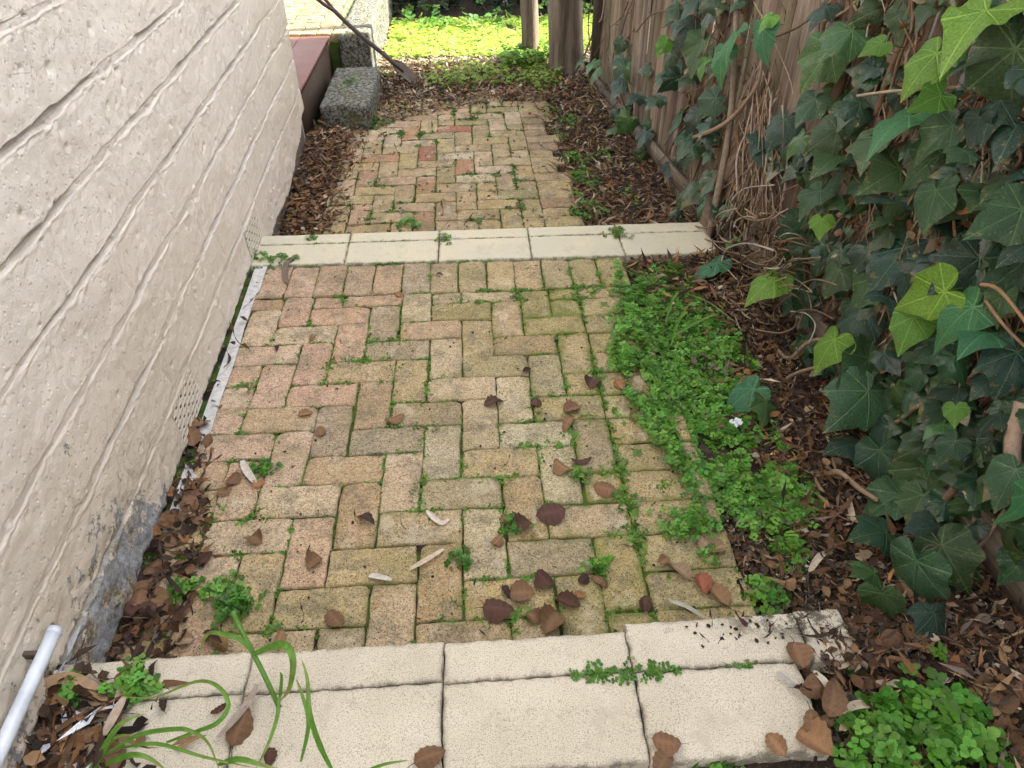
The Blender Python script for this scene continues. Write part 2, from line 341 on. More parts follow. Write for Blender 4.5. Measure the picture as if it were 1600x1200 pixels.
# ------------------------------------------------------------------ brick paving
def brick_geo(x0, x1, y0, y1, z, tone, moss, acc, rz=0., org=(0, 0), hgt=.03, jit=1.):
    nxs = [0, .0014, .006] + list(np.linspace(.016, (x1-x0)-.016, max(2, int((x1-x0)/.021)))) + [(x1-x0)-.006, (x1-x0)-.0014, (x1-x0)]
    nys = [0, .0014, .006] + list(np.linspace(.016, (y1-y0)-.016, max(2, int((y1-y0)/.021)))) + [(y1-y0)-.006, (y1-y0)-.0014, (y1-y0)]
    if x1-x0 < .036: nxs = [0, .003, (x1-x0)*.5, (x1-x0)-.003, (x1-x0)]
    if y1-y0 < .036: nys = [0, .003, (y1-y0)*.5, (y1-y0)-.003, (y1-y0)]
    a, b = np.meshgrid(nxs, nys); w_, h_ = x1-x0, y1-y0
    e = np.minimum(np.minimum(a, w_-a), np.minimum(b, h_-b))
    prof = np.where(e <= 0, -.011, np.where(e < .003, -.0020, np.where(e < .0065, -.0004, 0)))
    sx, sy = random.random()*90, random.random()*90
    gx0, gy0 = org[0]+(x0+x1)/2, org[1]+(y0+y1)/2; l_ = float(sstep(-.35, -1.15, gx0))*(1-.45*float(sstep(-.75, -1.3, gy0))); mid_ = float(sstep(.7, .5, gy0))
    lc = [a_*(1-l_)+b_*l_ for a_, b_ in zip((.385, .325, .155), (.52, .345, .25))]; tone = tuple(t_*(1-.34*mid_)+c_*.34*mid_ for t_, c_ in zip(tone, lc))
    X = x0+a; Y = y0+b
    n1 = (fbm(X*28+sx, Y*28+sy, 1, 2)-.5); n2 = (fbm(X*28+sy, Y*28+sx, 2, 2)-.5)
    edge = sstep(.014, 0, e); X = X+n1*.009*edge; Y = Y+n2*.009*edge
    Z = z+prof+(fbm(X*60+sx, Y*60, 3, 3)-.5)*.0055
    for cx_, cy_ in ((0, 0), (w_, 0), (0, h_), (w_, h_)):
        if random.random() < .45:
            rr = random.uniform(.008, .026); Z = Z - .008*sstep(rr, rr*.3, np.hypot(a-cx_, b-cy_))
    tx, ty = random.gauss(0, .010)*jit, random.gauss(0, .010)*jit
    Z = Z + (a-w_/2)*tx + (b-h_/2)*ty + random.gauss(0, .0014)*jit
    mx, my = (x0+x1)/2, (y0+y1)/2; th = random.gauss(0, .009)*jit; ct, st = math.cos(th), math.sin(th)
    dx, dy = random.gauss(0, .0014)*jit, random.gauss(0, .0014)*jit
    X, Y = mx+(X-mx)*ct-(Y-my)*st+dx, my+(X-mx)*st+(Y-my)*ct+dy
    c, s_ = math.cos(rz), math.sin(rz); X, Y = org[0]+X*c-Y*s_, org[1]+X*s_+Y*c
    n_, m_ = len(nxs), len(nys); V = np.stack([X, Y, Z], -1).reshape(-1, 3)
    I = np.arange(n_*m_).reshape(m_, n_)
    F = [tuple(f) for f in np.stack([I[:-1, :-1], I[:-1, 1:], I[1:, 1:], I[1:, :-1]], -1).reshape(-1, 4)]
    ring = list(I[0, :]) + list(I[1:, -1]) + list(I[-1, -2::-1]) + list(I[-2:0:-1, 0]); k = len(V)
    V2 = V[ring].copy(); V2[:, 2] = z-hgt; V = np.concatenate([V, V2]); L = len(ring)
    F += [(ring[i], k+i, k+(i+1) % L, ring[(i+1) % L]) for i in range(L)]
    em = moss + .20*sstep(.026, 0, e).ravel(); em = np.concatenate([em, np.full(L, .5)])
    acc.add(V, F, tone, em)
S_ = .118; G = .0018
PINK, PALEPK, OLIVE, YEL, GREY, DARK, CREAM, BUFF, ORG, RED, BRN = (.50, .325, .235), (.54, .41, .305), (.31, .26, .11), (.45, .34, .165), (.29, .25, .185), (.215, .195, .155), (.56, .485, .34), (.42, .315, .185), (.42, .21, .105), (.34, .125, .085), (.31, .195, .12)
def pick(ws): return random.choices([c for c, _ in ws], [w_ for _, w_ in ws])[0]
AVG = (.415, .32, .205)
def vary(c, a=.07):
    c = tuple((x*.74+y_*.26)*1.0 for x, y_ in zip(c, AVG)) if max(c) < .7 and c not in (RED,) and max(c) > .2 else c
    k = 1+random.uniform(-a, a); return tuple(max(.01, x*k*(1+random.uniform(-.035, .035))) for x in c)
MIDSET = {(-6, 3): CREAM, (-5, 3): PALEPK, (-5, 5): (.43, .40, .33), (-3, 5): (.47, .44, .33), (-10, 7): (.25, .20, .075), (-8, 4): DARK, (-7, 5): DARK, (-7, 3): BRN, (-6, 4): (.27, .19, .15), (-8, 3): BRN, (-4, 1): (.25, .205, .15), (-6, 1): GREY,
          (-4, 2): (.31, .26, .15), (-5, 7): GREY, (-6, 7): PALEPK, (-4, 7): PALEPK, (-4, 8): CREAM, (-3, 7): (.42, .27, .15), (-6, 8): BUFF, (-7, 7): (.37, .24, .13), (-8, 7): OLIVE, (-7, 9): YEL, (-8, 6): BUFF, (-4, 6): BUFF, (-4, 3): BUFF, (-3, 8): CREAM, (-2, 6): CREAM, (-5, 9): (.42, .25, .14), (-2, 8): PALEPK, (-9, 5): PALEPK, (-2, 4): OLIVE, (-8, 2): BUFF, (-3, 1): BRN}
LOWSET = {(-5, 0): RED, (-6, 3): RED, (-4, 5): (.38, .17, .11), (-7, 0): ORG, (-9, 4): ORG, (-9, 6): (.38, .20, .13), (-4, 7): CREAM, (-8, 5): BUFF, (-7, 6): BUFF, (-9, 7): YEL, (-5, 4): CREAM}
joints = []      # (x, y, z, dirx, diry) spots where weeds root
def herring(acc, org, rz, z, clip, rows, cols, phase, cset, wts, mossf, vspots):
    xlo, xhi, ylo, yhi = clip
    for J in rows:
        for i in cols:
            k = (i+J+phase) % 4
            if k == 0: a0, a1, b0, b1 = i, i+2, J, J+1
            elif k == 2: a0, a1, b0, b1 = i, i+1, J, J+2
            else: continue
            x0, x1 = max(a0*S_, xlo), min(min(a1, 0)*S_, xhi); y1, y0 = min(-b0*S_, yhi), max(-b1*S_, ylo)
            if x1-x0 < .016 or y1-y0 < .016: continue
            wx, wy = org[0]+(x0+x1)/2, org[1]+(y0+y1)/2
            if wx < wall_x(wy)+.045: continue
            t = cset.get((i, J)) or pick(wts(wx, wy)); mo = mossf(wx, wy)
            brick_geo(x0+G*random.uniform(.6, 1.3), x1-G, y0+G*random.uniform(.6, 1.3), y1-G, z, vary(t), mo, acc, rz, org)
            c, s_ = math.cos(rz), math.sin(rz)
            for e in range(10):
                u = random.random()
                for (px, py, hz) in ((x0+(x1-x0)*u, y0, 1), (x0, y0+(y1-y0)*u, 0)):
                    vspots.append((org[0]+px*c-py*s_, org[1]+px*s_+py*c, z-.006, hz))
acc = Acc()
def mid_w(x, y):
    l = float(sstep(-.35, -1.2, x)); r = float(sstep(-.6, .1, x))
    return [(PINK, 1.5*l+.15), (PALEPK, 1.3*l+.35), (BUFF, .7-.3*l), (GREY, .45*(1-l)), (BRN, .2), (OLIVE, .1+.8*r), (YEL, .3*(1-.7*l)+.8*r*(1-l)+.5*float(sstep(-.7, -1.2, y))), (CREAM, .3), (ORG, .02)]
def mid_m(x, y): return .04+.30*float(sstep(-.5, .2, x))+.20*float(vn(x*2.3, y*2.3, 9))*float(sstep(-1.3, -.8, x))+.06*float(sstep(-.6, -1.2, y))
herring(acc, (0, 0), 0, 0, (-1.32, 0, -1.47, .198), range(-3, 14), range(-13, 1), 2, MIDSET, mid_w, mid_m, joints)
# straight border of stretchers on the right, following a ragged edge
for J in range(-2, 13):
    y1, y0 = min(-J*S_, .2), max(-(J+1)*S_, -1.47)
    if y1-y0 < .02: continue
    hi = S_*2 if J > -1 else .2
    t = vary(pick([(OLIVE, 1), (YEL, 1), (BUFF, .5), ((.36, .31, .16), 1), (PALEPK, .2)]))
    w2 = hi if J < 4 else hi+.02
    brick_geo(G, w2-G, y0+G, y1-G, -.001-.0004*max(0, J-6), t, .26, acc)
    for e in range(14): joints.append((random.choice([0, 0, hi*random.random()]), y0+(y1-y0)*random.random(), -.004, 1))
# soldier course against the step
SOLD = [PINK, PALEPK, PINK, (.33, .235, .165), (.31, .25, .18), (.42, .27, .19), (.27, .235, .20), (.35, .25, .18), (.37, .29, .185), BUFF, BUFF, (.36, .27, .19), (.36, .31, .17), YEL]
for k in range(14):
    x0 = -1.431+k*.1185; yy = .015*(-(x0+.65))*.9
    x0c = max(x0, -1.325)
    brick_geo(x0c+G, x0+.1185-G, .203+yy*.5, .437+yy, .0, vary(SOLD[k], .06), mid_m(x0, .3)*.7, acc)
    for e in range(10): joints.append((x0, .2+.24*random.random(), -.004, 0)); joints.append((x0+.118*random.random(), random.choice([.2, .2, .44]), -.004, 1))
path = link('brick_path', acc.mesh('brick_path', True), BRICK, kind='structure', label='buff herringbone brick paving between the two cream steps', cat='path')
# white paint overspray along the wall edge
accp = Acc()
ys = np.linspace(.45, -.62, 60); V = []; F = []
for i, y in enumerate(ys):
    wid = .040+.004*vn(y*8, 3) + (.010 if y > .25 else 0); xx = wall_x(y)+.030+.004*vn(y*9, 8)
    V += [(xx, y, .0035), (xx+wid, y+.003, .0042)]
for i in range(len(ys)-1): F.append((2*i, 2*i+2, 2*i+3, 2*i+1))
accp.add(V, F, (.72, .72, .72)); ys = np.linspace(-.72, -.98, 16); V = []; F = []
for i, y in enumerate(ys):
    xx = wall_x(y)+.03; V += [(xx, y, .0035), (xx+.02+.035*vn(y*40, 6), y, .0042)]
for i in range(len(ys)-1): F.append((2*i, 2*i+2, 2*i+3, 2*i+1))
accp.add(V, F, (.62, .60, .60)); link('paint_spill', accp.mesh('paint'), mat_plain('dry_white_paint', (.60, .59, .58), .6, .3, (90, .002), (.75, 50)), path)
# lower herringbone
accl = Acc(); jl = []
LORG = (-.052, 2.669); LRZ = .014; LZ = -.21
def low_w(x, y): l = float(sstep(-.5, -1.1, x)); return [(YEL, .8), (BUFF, .9), (OLIVE, .25), (PALEPK, .2+.7*l), (GREY, .08), ((.43, .30, .165), .6), (BRN, .25), (PINK, .15+.5*l), (ORG, .07)]
def low_m(x, y): return .02+.2*float(vn(x*2.1, y*2.1, 19))+.06*float(sstep(3.0, 3.3, y))
herring(accl, LORG, LRZ, LZ, (-1.24, 0, -1.98, .62), range(-5, 18), range(-12, 1), 1, LOWSET, low_w, low_m, jl)
for J in range(-5, 17):
    t = vary(pick([(BRN, 1), (BUFF, 1), (YEL, .6), (OLIVE, .3)]))
    brick_geo(G, S_*random.choice([1.3, 1.7, 1.8, 1.9])-G, -(J+1)*S_+G, -J*S_-G, LZ-.003, t, .12, accl, LRZ, LORG)
for (x, y, r) in ((-.25, 3.36, .5), (-.05, 3.42, -.2), (.12, 3.30, .2)):
    brick_geo(-.1, .1, -.055, .055, LZ, vary(BRN), .1, accl, r, (x, y))
lowpath = link('brick_path', accl.mesh('lower_brick_path', True), BRICK, kind='structure', label='lower herringbone brick paving beyond the far cream step', cat='path')
# joint beds: a sheet just below the brick faces
def sheet(name, x0, x1, y0, y1, z, par):
    V = [(x0, y0, z), (x1, y0, z), (x1, y1, z), (x0, y1, z)]
    return link(name, raw_mesh(name, V, [(0, 1, 2, 3)]), JOINT, par)
sheet('joint_bed', -1.40, .20, -1.5, .44, -.0085, path); sheet('joint_bed', -1.42, .08, .74, 3.2, LZ-.0085, lowpath)
# ------------------------------------------------------------------ stone steps
def slab_geo(x0, x1, y0, y1, z1, th, chip=.004, skew=(0, 0), top_noise=.0012, dirt=lambda x, y: 0*x, r=.004):
    nx_, ny_ = max(6, int((x1-x0)/.008)), max(5, int((y1-y0)/.008))
    a = np.concatenate([[0, .002, .005], np.linspace(.012, x1-x0-.012, nx_), [x1-x0-.005, x1-x0-.002, x1-x0]])
    b = np.concatenate([[0, .002, .005], np.linspace(.012, y1-y0-.012, ny_), [y1-y0-.005, y1-y0-.002, y1-y0]])
    A, B = np.meshgrid(a, b); w_, h_ = x1-x0, y1-y0; e = np.minimum(np.minimum(A, w_-A), np.minimum(B, h_-B))
    X = x0+A; Y = y0+B+skew[0]*(A)+skew[1]; ed = sstep(.012, 0, e)
    X = X+(fbm(X*55, Y*55, 5)-.5)*chip*2*ed; Y = Y+(fbm(X*55, Y*55, 8)-.5)*chip*2*ed
    Z = z1 + np.where(e <= 0, -.006, np.where(e < .003, -.0018, np.where(e < .006, -.0004, 0))) + (fbm(X*40, Y*40, 4)-.5)*top_noise*2
    V = np.stack([X, Y, Z], -1).reshape(-1, 3); n_, m_ = len(a), len(b); I = np.arange(n_*m_).reshape(m_, n_)
    F = [tuple(f) for f in np.stack([I[:-1, :-1], I[:-1, 1:], I[1:, 1:], I[1:, :-1]], -1).reshape(-1, 4)]
    ring = list(I[0, :]) + list(I[1:, -1]) + list(I[-1, -2::-1]) + list(I[-2:0:-1, 0]); k = len(V)
    V2 = V[ring].copy(); V2[:, 2] = z1-th; V = np.concatenate([V, V2]); L = len(ring)
    F += [(ring[i], k+i, k+(i+1) % L, ring[(i+1) % L]) for i in range(L)]
    m = np.clip(dirt(V[:, 0], V[:, 1])+.60*sstep(.009, 0, np.concatenate([e.ravel(), np.zeros(L)])), 0, 1)
    return V, F, m
def put_slab(par, m, org, *a, **k):
    V, F, mk = slab_geo(*a, **k); V = V-np.array(org)
    ac = Acc(); ac.add(V, F, (1, 1, 1), mk); return link('slab', ac.mesh('slab', True), m, par)
far_o = (-.4, .58, 0); far = empty('stone_step', far_o, 'smooth cream stone step crossing the path further away', 'step')
JX = [-1.392, -.977, -.571, -.163, .247, .66]; g2 = .0016
for i in range(5):
    sk = (-.012, .012) if i > 0 else (-.012, .012)
    y_off = -.012*(JX[i]+.6)
    put_slab(far, SLAB2, far_o, JX[i]+g2, JX[i+1]-g2, .640, .727, .006, .06, .0015, (-.012*.6, .0))
    put_slab(far, SLAB2, far_o, JX[i]+g2, JX[i+1]-g2, .447+y_off*.9, .636, .006, .055, .0015, (-.012*.6, 0))
ac = Acc(); ac.add(*box_geo(-1.39-far_o[0], .62-far_o[0], .49-far_o[1], .705-far_o[1], -.26, -.05), (.35, .27, .2)); link('riser', ac.mesh('riser'), BRICK, far)
near_o = (-.4, -1.6, .17); near = empty('stone_step', near_o, 'pitted cream stone step nearest the camera with a chipped edge', 'step')
def nd(x, y): return .9*sstep(.02, .28, x)*sstep(-1.53, -1.45, y) + .9*sstep(-1.08, -1.2, x)*sstep(-1.48, -1.54, y)
NX = [-1.30, -.908, -.504, -.112, .268, .37]
for i in range(5):
    yb = -1.452+(.022 if i == 3 else 0)+(.03 if i == 4 else 0)
    put_slab(near, SLAB, near_o, NX[i]+.0012, NX[i+1]-.0012, -1.541, yb, .17, .06, .0035, (.012, -.002), .0016, nd)
    if i < 4:
        x1 = NX[i+1]-.0015 if i < 3 else .232
        put_slab(near, SLAB, near_o, NX[i]+.0015, x1, -1.722, -1.5435, .1695, .06, .003 if i < 3 else .006, (.012, -.002), .0016, nd)
ac = Acc(); ac.add(*box_geo(-1.29-near_o[0], .30-near_o[0], -.09, .135, -.22, -.06), (.35, .27, .2)); link('riser', ac.mesh('riser'), BRICK, near)
# ------------------------------------------------------------------ painted wall
COURSE = [1.376, 1.205, 1.022, .862, .692, .515, .345, .172, .0]
VENTS = [(-.655, -.435, .012, .150), (.475, .72, .0, .150)]
wy = np.arange(-2.3, 2.345, .0065); _w = [np.arange(-.30, 1.56, .0062)]+[np.arange(c_-.026, c_+.026, .0017) for c_ in (1.376, 1.205, 1.022, .862, .692, .515, .345, .172)]; wz = np.unique(np.round(np.concatenate(_w), 4)); wz = wz[np.concatenate([[True], np.diff(wz) > .0009])]
WY, WZ = np.meshgrid(wy, wz)
groove_tone = WY*0
d = (fbm(WY*3, WZ*5, 1)-.5)*.016 + (fbm(WY*14, WZ*14, 2)-.5)*.0035 + (fbm(WY*50, WZ*60, 3, 2)-.5)*.0035 + (fbm(WY*26, WZ*30, 33, 3)-.5)*.0022
rough_low = sstep(.5, .0, WZ)*sstep(-.5, -1.2, WY)
for k, zc in enumerate(COURSE):
    if zc < .05: continue
    zz = zc + (fbm(WY*2.5, WY*0+k, 6)-.5)*.012 + (fbm(WY*19, WY*0+k*5, 7)-.5)*.006
    dd = WZ-zz; wd = .0060+.0085*vn(WY*11, WY*0+k, 8); fade = .12+.88*sstep(.30, .62, vn(WY*3.1, WY*0+k*2, 12))
    prof = sstep(wd+.0009, wd-.0009, dd)*sstep(-wd-.0022, -wd+.0015, dd)
    d -= .0125*prof*fade; groove_tone = np.maximum(groove_tone, sstep(wd+.002, wd-.001, dd)*sstep(-wd-.0030, -wd-.0005, dd)*(.35+.65*fade))
    lipn = sstep(.0, .010, .010-np.abs(dd+wd+.008))*(fbm(WY*40, WZ*40, 44, 3)-.5)*.008; d += lipn
    d += .0016*np.exp(-((dd+wd+.003)/.0030)**2)*sstep(.35, .75, fbm(WY*17, WY*0+k*3, 9))*1.5   # bead of mortar under the groove
    # upright joints, mostly filled with paint
    for m in range(12):
        y0 = -2.2+m*.40+(.20 if k % 2 else 0)+.03*math.sin(m*7+k)
        inside = (WZ < zz) & (WZ > zz-.165)
        d -= .0035*np.exp(-((WY-y0-.01*np.sin(WZ*40))/.006)**2)*inside
rr = np.random.default_rng(3)
for _ in range(620):       # pits and paint blobs
    y0, z0 = rr.uniform(-2.2, 2.3), rr.uniform(-.1, 1.5); s0 = rr.uniform(.004, .010)*(1.7 if rr.random() < .12 else 1); a0 = rr.choice([-1, -1, .6])*rr.uniform(.003, .009)
    j0, j1 = np.searchsorted(wy, [y0-.04, y0+.04]); i0, i1 = np.searchsorted(wz, [z0-.04, z0+.04])
    q = ((WY[i0:i1, j0:j1]-y0)/s0)**2+((WZ[i0:i1, j0:j1]-z0)/(s0*.8))**2; d[i0:i1, j0:j1] += a0*np.exp(-q**1.5)
d += rough_low*(fbm(WY*22, WZ*22, 13, 4)-.5)*.024 + sstep(.12, -.02, WZ)*.010*(fbm(WY*9, WZ*9, 15)-.2)
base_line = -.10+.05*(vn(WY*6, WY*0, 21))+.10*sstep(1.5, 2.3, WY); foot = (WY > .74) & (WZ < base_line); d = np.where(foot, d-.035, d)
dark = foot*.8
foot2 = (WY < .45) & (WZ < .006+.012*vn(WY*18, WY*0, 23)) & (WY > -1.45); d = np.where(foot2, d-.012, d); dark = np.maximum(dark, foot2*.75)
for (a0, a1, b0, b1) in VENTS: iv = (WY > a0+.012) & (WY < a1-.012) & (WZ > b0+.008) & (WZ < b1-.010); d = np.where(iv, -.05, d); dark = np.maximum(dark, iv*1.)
cor = sstep(2.31, 2.345, WY); WX = wall_x(WY)+.012+d-.02*cor
peel = (.54*sstep(-.75, -1.15, WY)*sstep(.50, .12, WZ)+.30*sstep(-.35, -1.0, WY)*sstep(.22, .0, WZ)+.18*sstep(.1, .0, WZ)+.55*np.exp(-((WY+1.12)/.03)**2-((WZ-.47)/.045)**2)+.25*np.exp(-((WY-1.9)/.2)**2-((WZ-.2)/.1)**2))
damp = sstep(1.0, .1, WZ)*sstep(.9, -1.5, WY)*.9+.35*sstep(.6, .0, WZ)+.6*sstep(1.2, 2.3, WY)
n_, m_ = len(wy), len(wz); I = np.arange(n_*m_).reshape(m_, n_)
Fw = np.stack([I[:-1, :-1], I[:-1, 1:], I[1:, 1:], I[1:, :-1]], -1).reshape(-1, 4)
house = link('painted_wall', raw_mesh('painted_wall', np.stack([WX, WY, WZ], -1).reshape(-1, 3), Fw, None, {'mask': peel.ravel(), 'damp': np.clip(damp, 0, 1).ravel(), 'dark': dark.ravel(), 'groove_tone': groove_tone.ravel()}, True), WALL,
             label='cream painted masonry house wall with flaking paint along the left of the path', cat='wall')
ac = Acc()
V = [(wall_x(-2.3)-.045, -2.3, -.3), (wall_x(2.34)-.02, 2.343, -.3), (-3.6, 2.343, -.3), (-3.6, -2.3, -.3)]; V += [(a, b, 1.5) for a, b, c in V]
ac.add(V, [(1, 2, 6, 5), (2, 3, 7, 6), (3, 0, 4, 7)])
V = [(wall_x(-9)-.002, -9, -.3), (wall_x(-2.3)-.002, -2.3, -.3), (-3.6, -2.3, -.3), (-3.6, -9, -.3)]; V += [(a, b, 2.5) for a, b, c in V]
ac.add(V, [(0, 1, 5, 4), (1, 2, 6, 5), (2, 3, 7, 6), (3, 0, 4, 7), (4, 5, 6, 7)])
V = [(wall_x(-2.3)+.004, -2.3, 1.54), (wall_x(2.34)+.004, 2.343, 1.54), (-3.6, 2.343, 1.54), (-3.6, -2.3, 1.54)]; V += [(a, b, 2.5) for a, b, c in V]
ac.add(V, [(0, 1, 5, 4), (1, 2, 6, 5), (2, 3, 7, 6), (3, 0, 4, 7), (4, 5, 6, 7), (3, 2, 1, 0)])
link('upper_wall', ac.mesh('upper_wall'), WALL, house)
VENTM = Mat('vent_paint', .6, .3); VENTM.base((.66, .60, .52)); VENTM = VENTM.m
for vi, (a0, a1, b0, b1) in enumerate(VENTS):
    ac = Acc(); y0, z0 = (a0+a1)/2, b0; nxv, nyv = 8, 7; cw, ch = (a1-a0)/nxv, (b1-b0)/nyv
    for i in range(nxv):
        for j in range(nyv):
            c0, c1, e0, e1 = a0+i*cw, a0+(i+1)*cw, b0+j*ch, b0+(j+1)*ch
            if (i+j) % 2: h0, h1, k0, k1 = c0+cw*.14, c0+cw*.86, e0+ch*.12, e0+ch*.84
            else: h0, h1, k0, k1 = c0+cw*.32, c0+cw*.68, e0+ch*.06, e0+ch*.94
            s1 = cw*.22 if not (i+j) % 2 else 0
            O = [(c0, e0), (c1, e0), (c1, e1), (c0, e1)]; H = [(h0-s1, k0), (h1-s1, k0), (h1+s1, k1), (h0+s1, k1)]
            V = [(wall_x(a)+.017-y_, a-y0, b-z0) for y_, L_ in ((0, O), (0, H), (.004, H)) for a, b in L_]
            V = [(x-wall_x(y0), y, z) for x, y, z in V]
            ac.add(V, [(k, (k+1) % 4, 4+(k+1) % 4, 4+k) for k in range(4)]+[(4+k, 4+(k+1) % 4, 8+(k+1) % 4, 8+k) for k in range(4)])
    lab = ['perforated air vent brick low in the painted wall, nearer the camera', 'perforated air vent brick low in the painted wall, at the far step'][vi]
    link('air_vent', ac.mesh('air_vent'), VENTM, None, lab, 'air vent', 'air vents in the painted wall', None, (wall_x(y0), y0, z0))
# ------------------------------------------------------------------ pipe on the wall
p0, p1 = Vector((-1.262, -1.455, .300)), Vector((-1.245, -2.6, .285))
pp = empty('waste_pipe', p0, 'white plastic pipe running low along the painted wall', 'pipe')
L = 10; ac = Acc(); V, F = tube_geo([(p0-p0)+(p1-p0)*(i/L) for i in range(L+1)], .0135, 20); ac.add(V, F); ac.add(*tube_geo([(0, .001, 0), (0, -.012, 0)], .0142, 20)); link('tube', ac.mesh('tube', True), PIPE, pp)
ac = Acc(); ac.add(*box_geo(-.06, -.008, -.06, -.050, -.004, .012, .002)); ac.add(*box_geo(-.02, -.008, -.06, -.050, -.016, -.004, .002)); link('bracket', ac.mesh('bracket'), IRON, pp)
# ------------------------------------------------------------------ porch, patio, coping, block
def noisy_block(x0, x1, y0, y1, z0, z1, st, amp, r=.015):
    V = []; F = []; vid = {}
    def grid(o, u, v):
        lu, lv = u.length, v.length; nu, nv = max(2, int(lu/st)), max(2, int(lv/st)); ids = []
        for j in range(nv+1):
            row = []
            for i in range(nu+1):
                p_ = o+u*(i/nu)+v*(j/nv); key = (round(p_.x, 4), round(p_.y, 4), round(p_.z, 4))
                if key not in vid: vid[key] = len(V); V.append(p_)
                row.append(vid[key])
            ids.append(row)
        for j in range(nv):
            for i in range(nu): F.append((ids[j][i], ids[j][i+1], ids[j+1][i+1], ids[j+1][i]))
    X, Y, Z = Vector((x1-x0, 0, 0)), Vector((0, y1-y0, 0)), Vector((0, 0, z1-z0)); o = Vector((x0, y0, z0))
    grid(o+Z, X, Y); grid(o, X, Z); grid(o+X, Y, Z); grid(o+X+Y, -X, Z); grid(o+Y, -Y, Z)
    c = Vector(((x0+x1)/2, (y0+y1)/2, (z0+z1)/2)); A = np.array([tuple(v) for v in V])
    n = np.stack([fbm(A[:, 0]*18+A[:, 2]*11, A[:, 1]*18, k+30, 3)-.5 for k in range(3)], 1)*amp*2
    hx, hy, hz = (x1-x0)/2, (y1-y0)/2, (z1-z0)/2; D = np.abs(A-np.array(c)); e = np.stack([hx-D[:, 0], hy-D[:, 1], hz-D[:, 2]], 1)
    near2 = np.sort(e, 1)[:, 1]; pull = sstep(r*2, 0, near2)*r*.45
    A = A+n-np.sign(A-np.array(c))*pull[:, None]*np.array([1, 1, 1])
    return A, F
def block_obj(name, b, loc, st, amp, m, par=None, **k):
    V, F = noisy_block(*b, st, amp); V = V-np.array(loc); ac = Acc(); ac.add(V, F); return link(name, ac.mesh(name, True), m, par, loc=None if par else loc, **k)
block_obj('concrete_block', (-1.425, -1.085, 2.63, 3.52, -.26, -.045), (-1.25, 3.05, -.24), .012, .007, STONE, label='rough grey concrete block lying at the foot of the porch step', cat='block')
block_obj('garden_kerb', (-1.425, -1.18, 3.78, 6.4, -.26, .12), (-1.3, 4.6, -.24), .03, .008, STONE, label='mossy concrete edging beside the sunlit brick patio', cat='kerb')
po = (-1.9, 3.17, -.24); porch = empty('porch_step', po, 'red-brown painted porch step just beyond the end of the wall', 'step')
ac = Acc()
for (a, b, c, d_) in ((-2.6, -1.72, 2.50, 3.815), (-1.716, -1.490, 2.50, 3.815)):
    V, F = box_geo(a-po[0], b-po[0], c-po[1], d_-po[1], .315, .342, .004); ac.add(V, F)
link('tread', ac.mesh('tread'), PORCH, porch)
ac = Acc(); ac.add(*box_geo(-.7, .400, -.66, .64, -.02, .315)); link('side', ac.mesh('side'), PORCHS, porch)
acp = Acc()
for k in range(9):
    brick_geo(-2.42+k*.1185+.003, -2.42+(k+1)*.1185-.003, 3.822, 4.05, .12, vary((.30, .25, .15)), .05, acp, hgt=.07, jit=.5)
for J in range(0, 16):
    for i in range(0, 5):
        x0 = -2.55+i*.236+(.118 if J % 2 else 0); x1 = min(x0+.236, -1.435)
        if x1-x0 < .05: continue
        brick_geo(x0+.003, x1-.003, 4.055+J*S_+.003, 4.055+(J+1)*S_-.003, .12, vary(pick([((.24, .11, .075), 1), ((.26, .14, .09), 1), ((.25, .16, .09), 1)])), .0, acp, jit=.5)
pat = link('brick_patio', acp.mesh('brick_patio', True), BRICK, kind='structure', label='sunlit brick patio above the porch step', cat='patio')
ac = Acc(); ac.add(*box_geo(-2.9, -1.43, 3.83, 6.4, -.25, .112), (.2, .16, .12)); link('patio_base', ac.mesh('patio_base'), JOINT, pat)
# ------------------------------------------------------------------ spade
tip = Vector((-.833, 3.616, -.205)); end = Vector((-1.53, 3.74, .41)); ax = (end-tip).normalized(); sp = empty('spade', tip, 'old dark spade leaning on the patio edge with its blade on the ground', 'spade')
Lh = (end-tip).length; vd = (tip-CAM0).normalized(); e1 = ax.cross(vd).normalized(); e2 = ax.cross(e1); sidev = (e1*.5+e2*.86).normalized(); nrm = ax.cross(sidev)
V = []; F = []; prof = [(0, .055), (.03, .078), (.10, .084), (.17, .080), (.215, .05), (.235, .018)]
for t_, w_ in prof:
    for k in range(7):
        q = (k-3)/3; V.append(tuple(ax*t_+sidev*w_*q+nrm*(.018*q*q-.012)))
for i in range(len(prof)-1):
    for k in range(6): F.append((i*7+k, i*7+k+1, i*7+8+k, i*7+7+k))
m_ = len(V); V += [tuple(Vector(v)+nrm*.004) for v in V]; F += [tuple(m_+i for i in f[::-1]) for f in F]
ac = Acc(); ac.add(V, F); ac.add(*tube_geo([tuple(ax*.12), tuple(ax*.2), tuple(ax*.33)], [.008, .017, .019], 10)); link('blade', ac.mesh('blade', True), IRON, sp)
hp = [ax*.30, ax*.45+nrm*-.008, ax*.6+nrm*-.010, ax*(Lh-.16)]
ac = Acc(); ac.add(*tube_geo([tuple(v) for v in smooth_path(hp)], .0165, 10)); link('shaft', ac.mesh('shaft', True), HAFT, sp)
ac = Acc()
for sg in (-1, 1): ac.add(*tube_geo([tuple(v) for v in smooth_path([ax*(Lh-.17), ax*(Lh-.12)+sidev*sg*.022, ax*(Lh-.05)+sidev*sg*.036, ax*Lh+sidev*sg*.038])], [.013]*13, 8))
ac.add(*tube_geo([tuple(ax*Lh+sidev*-.05), tuple(ax*Lh+sidev*.05)], .013, 10)); link('grip', ac.mesh('grip', True), HAFT, sp)
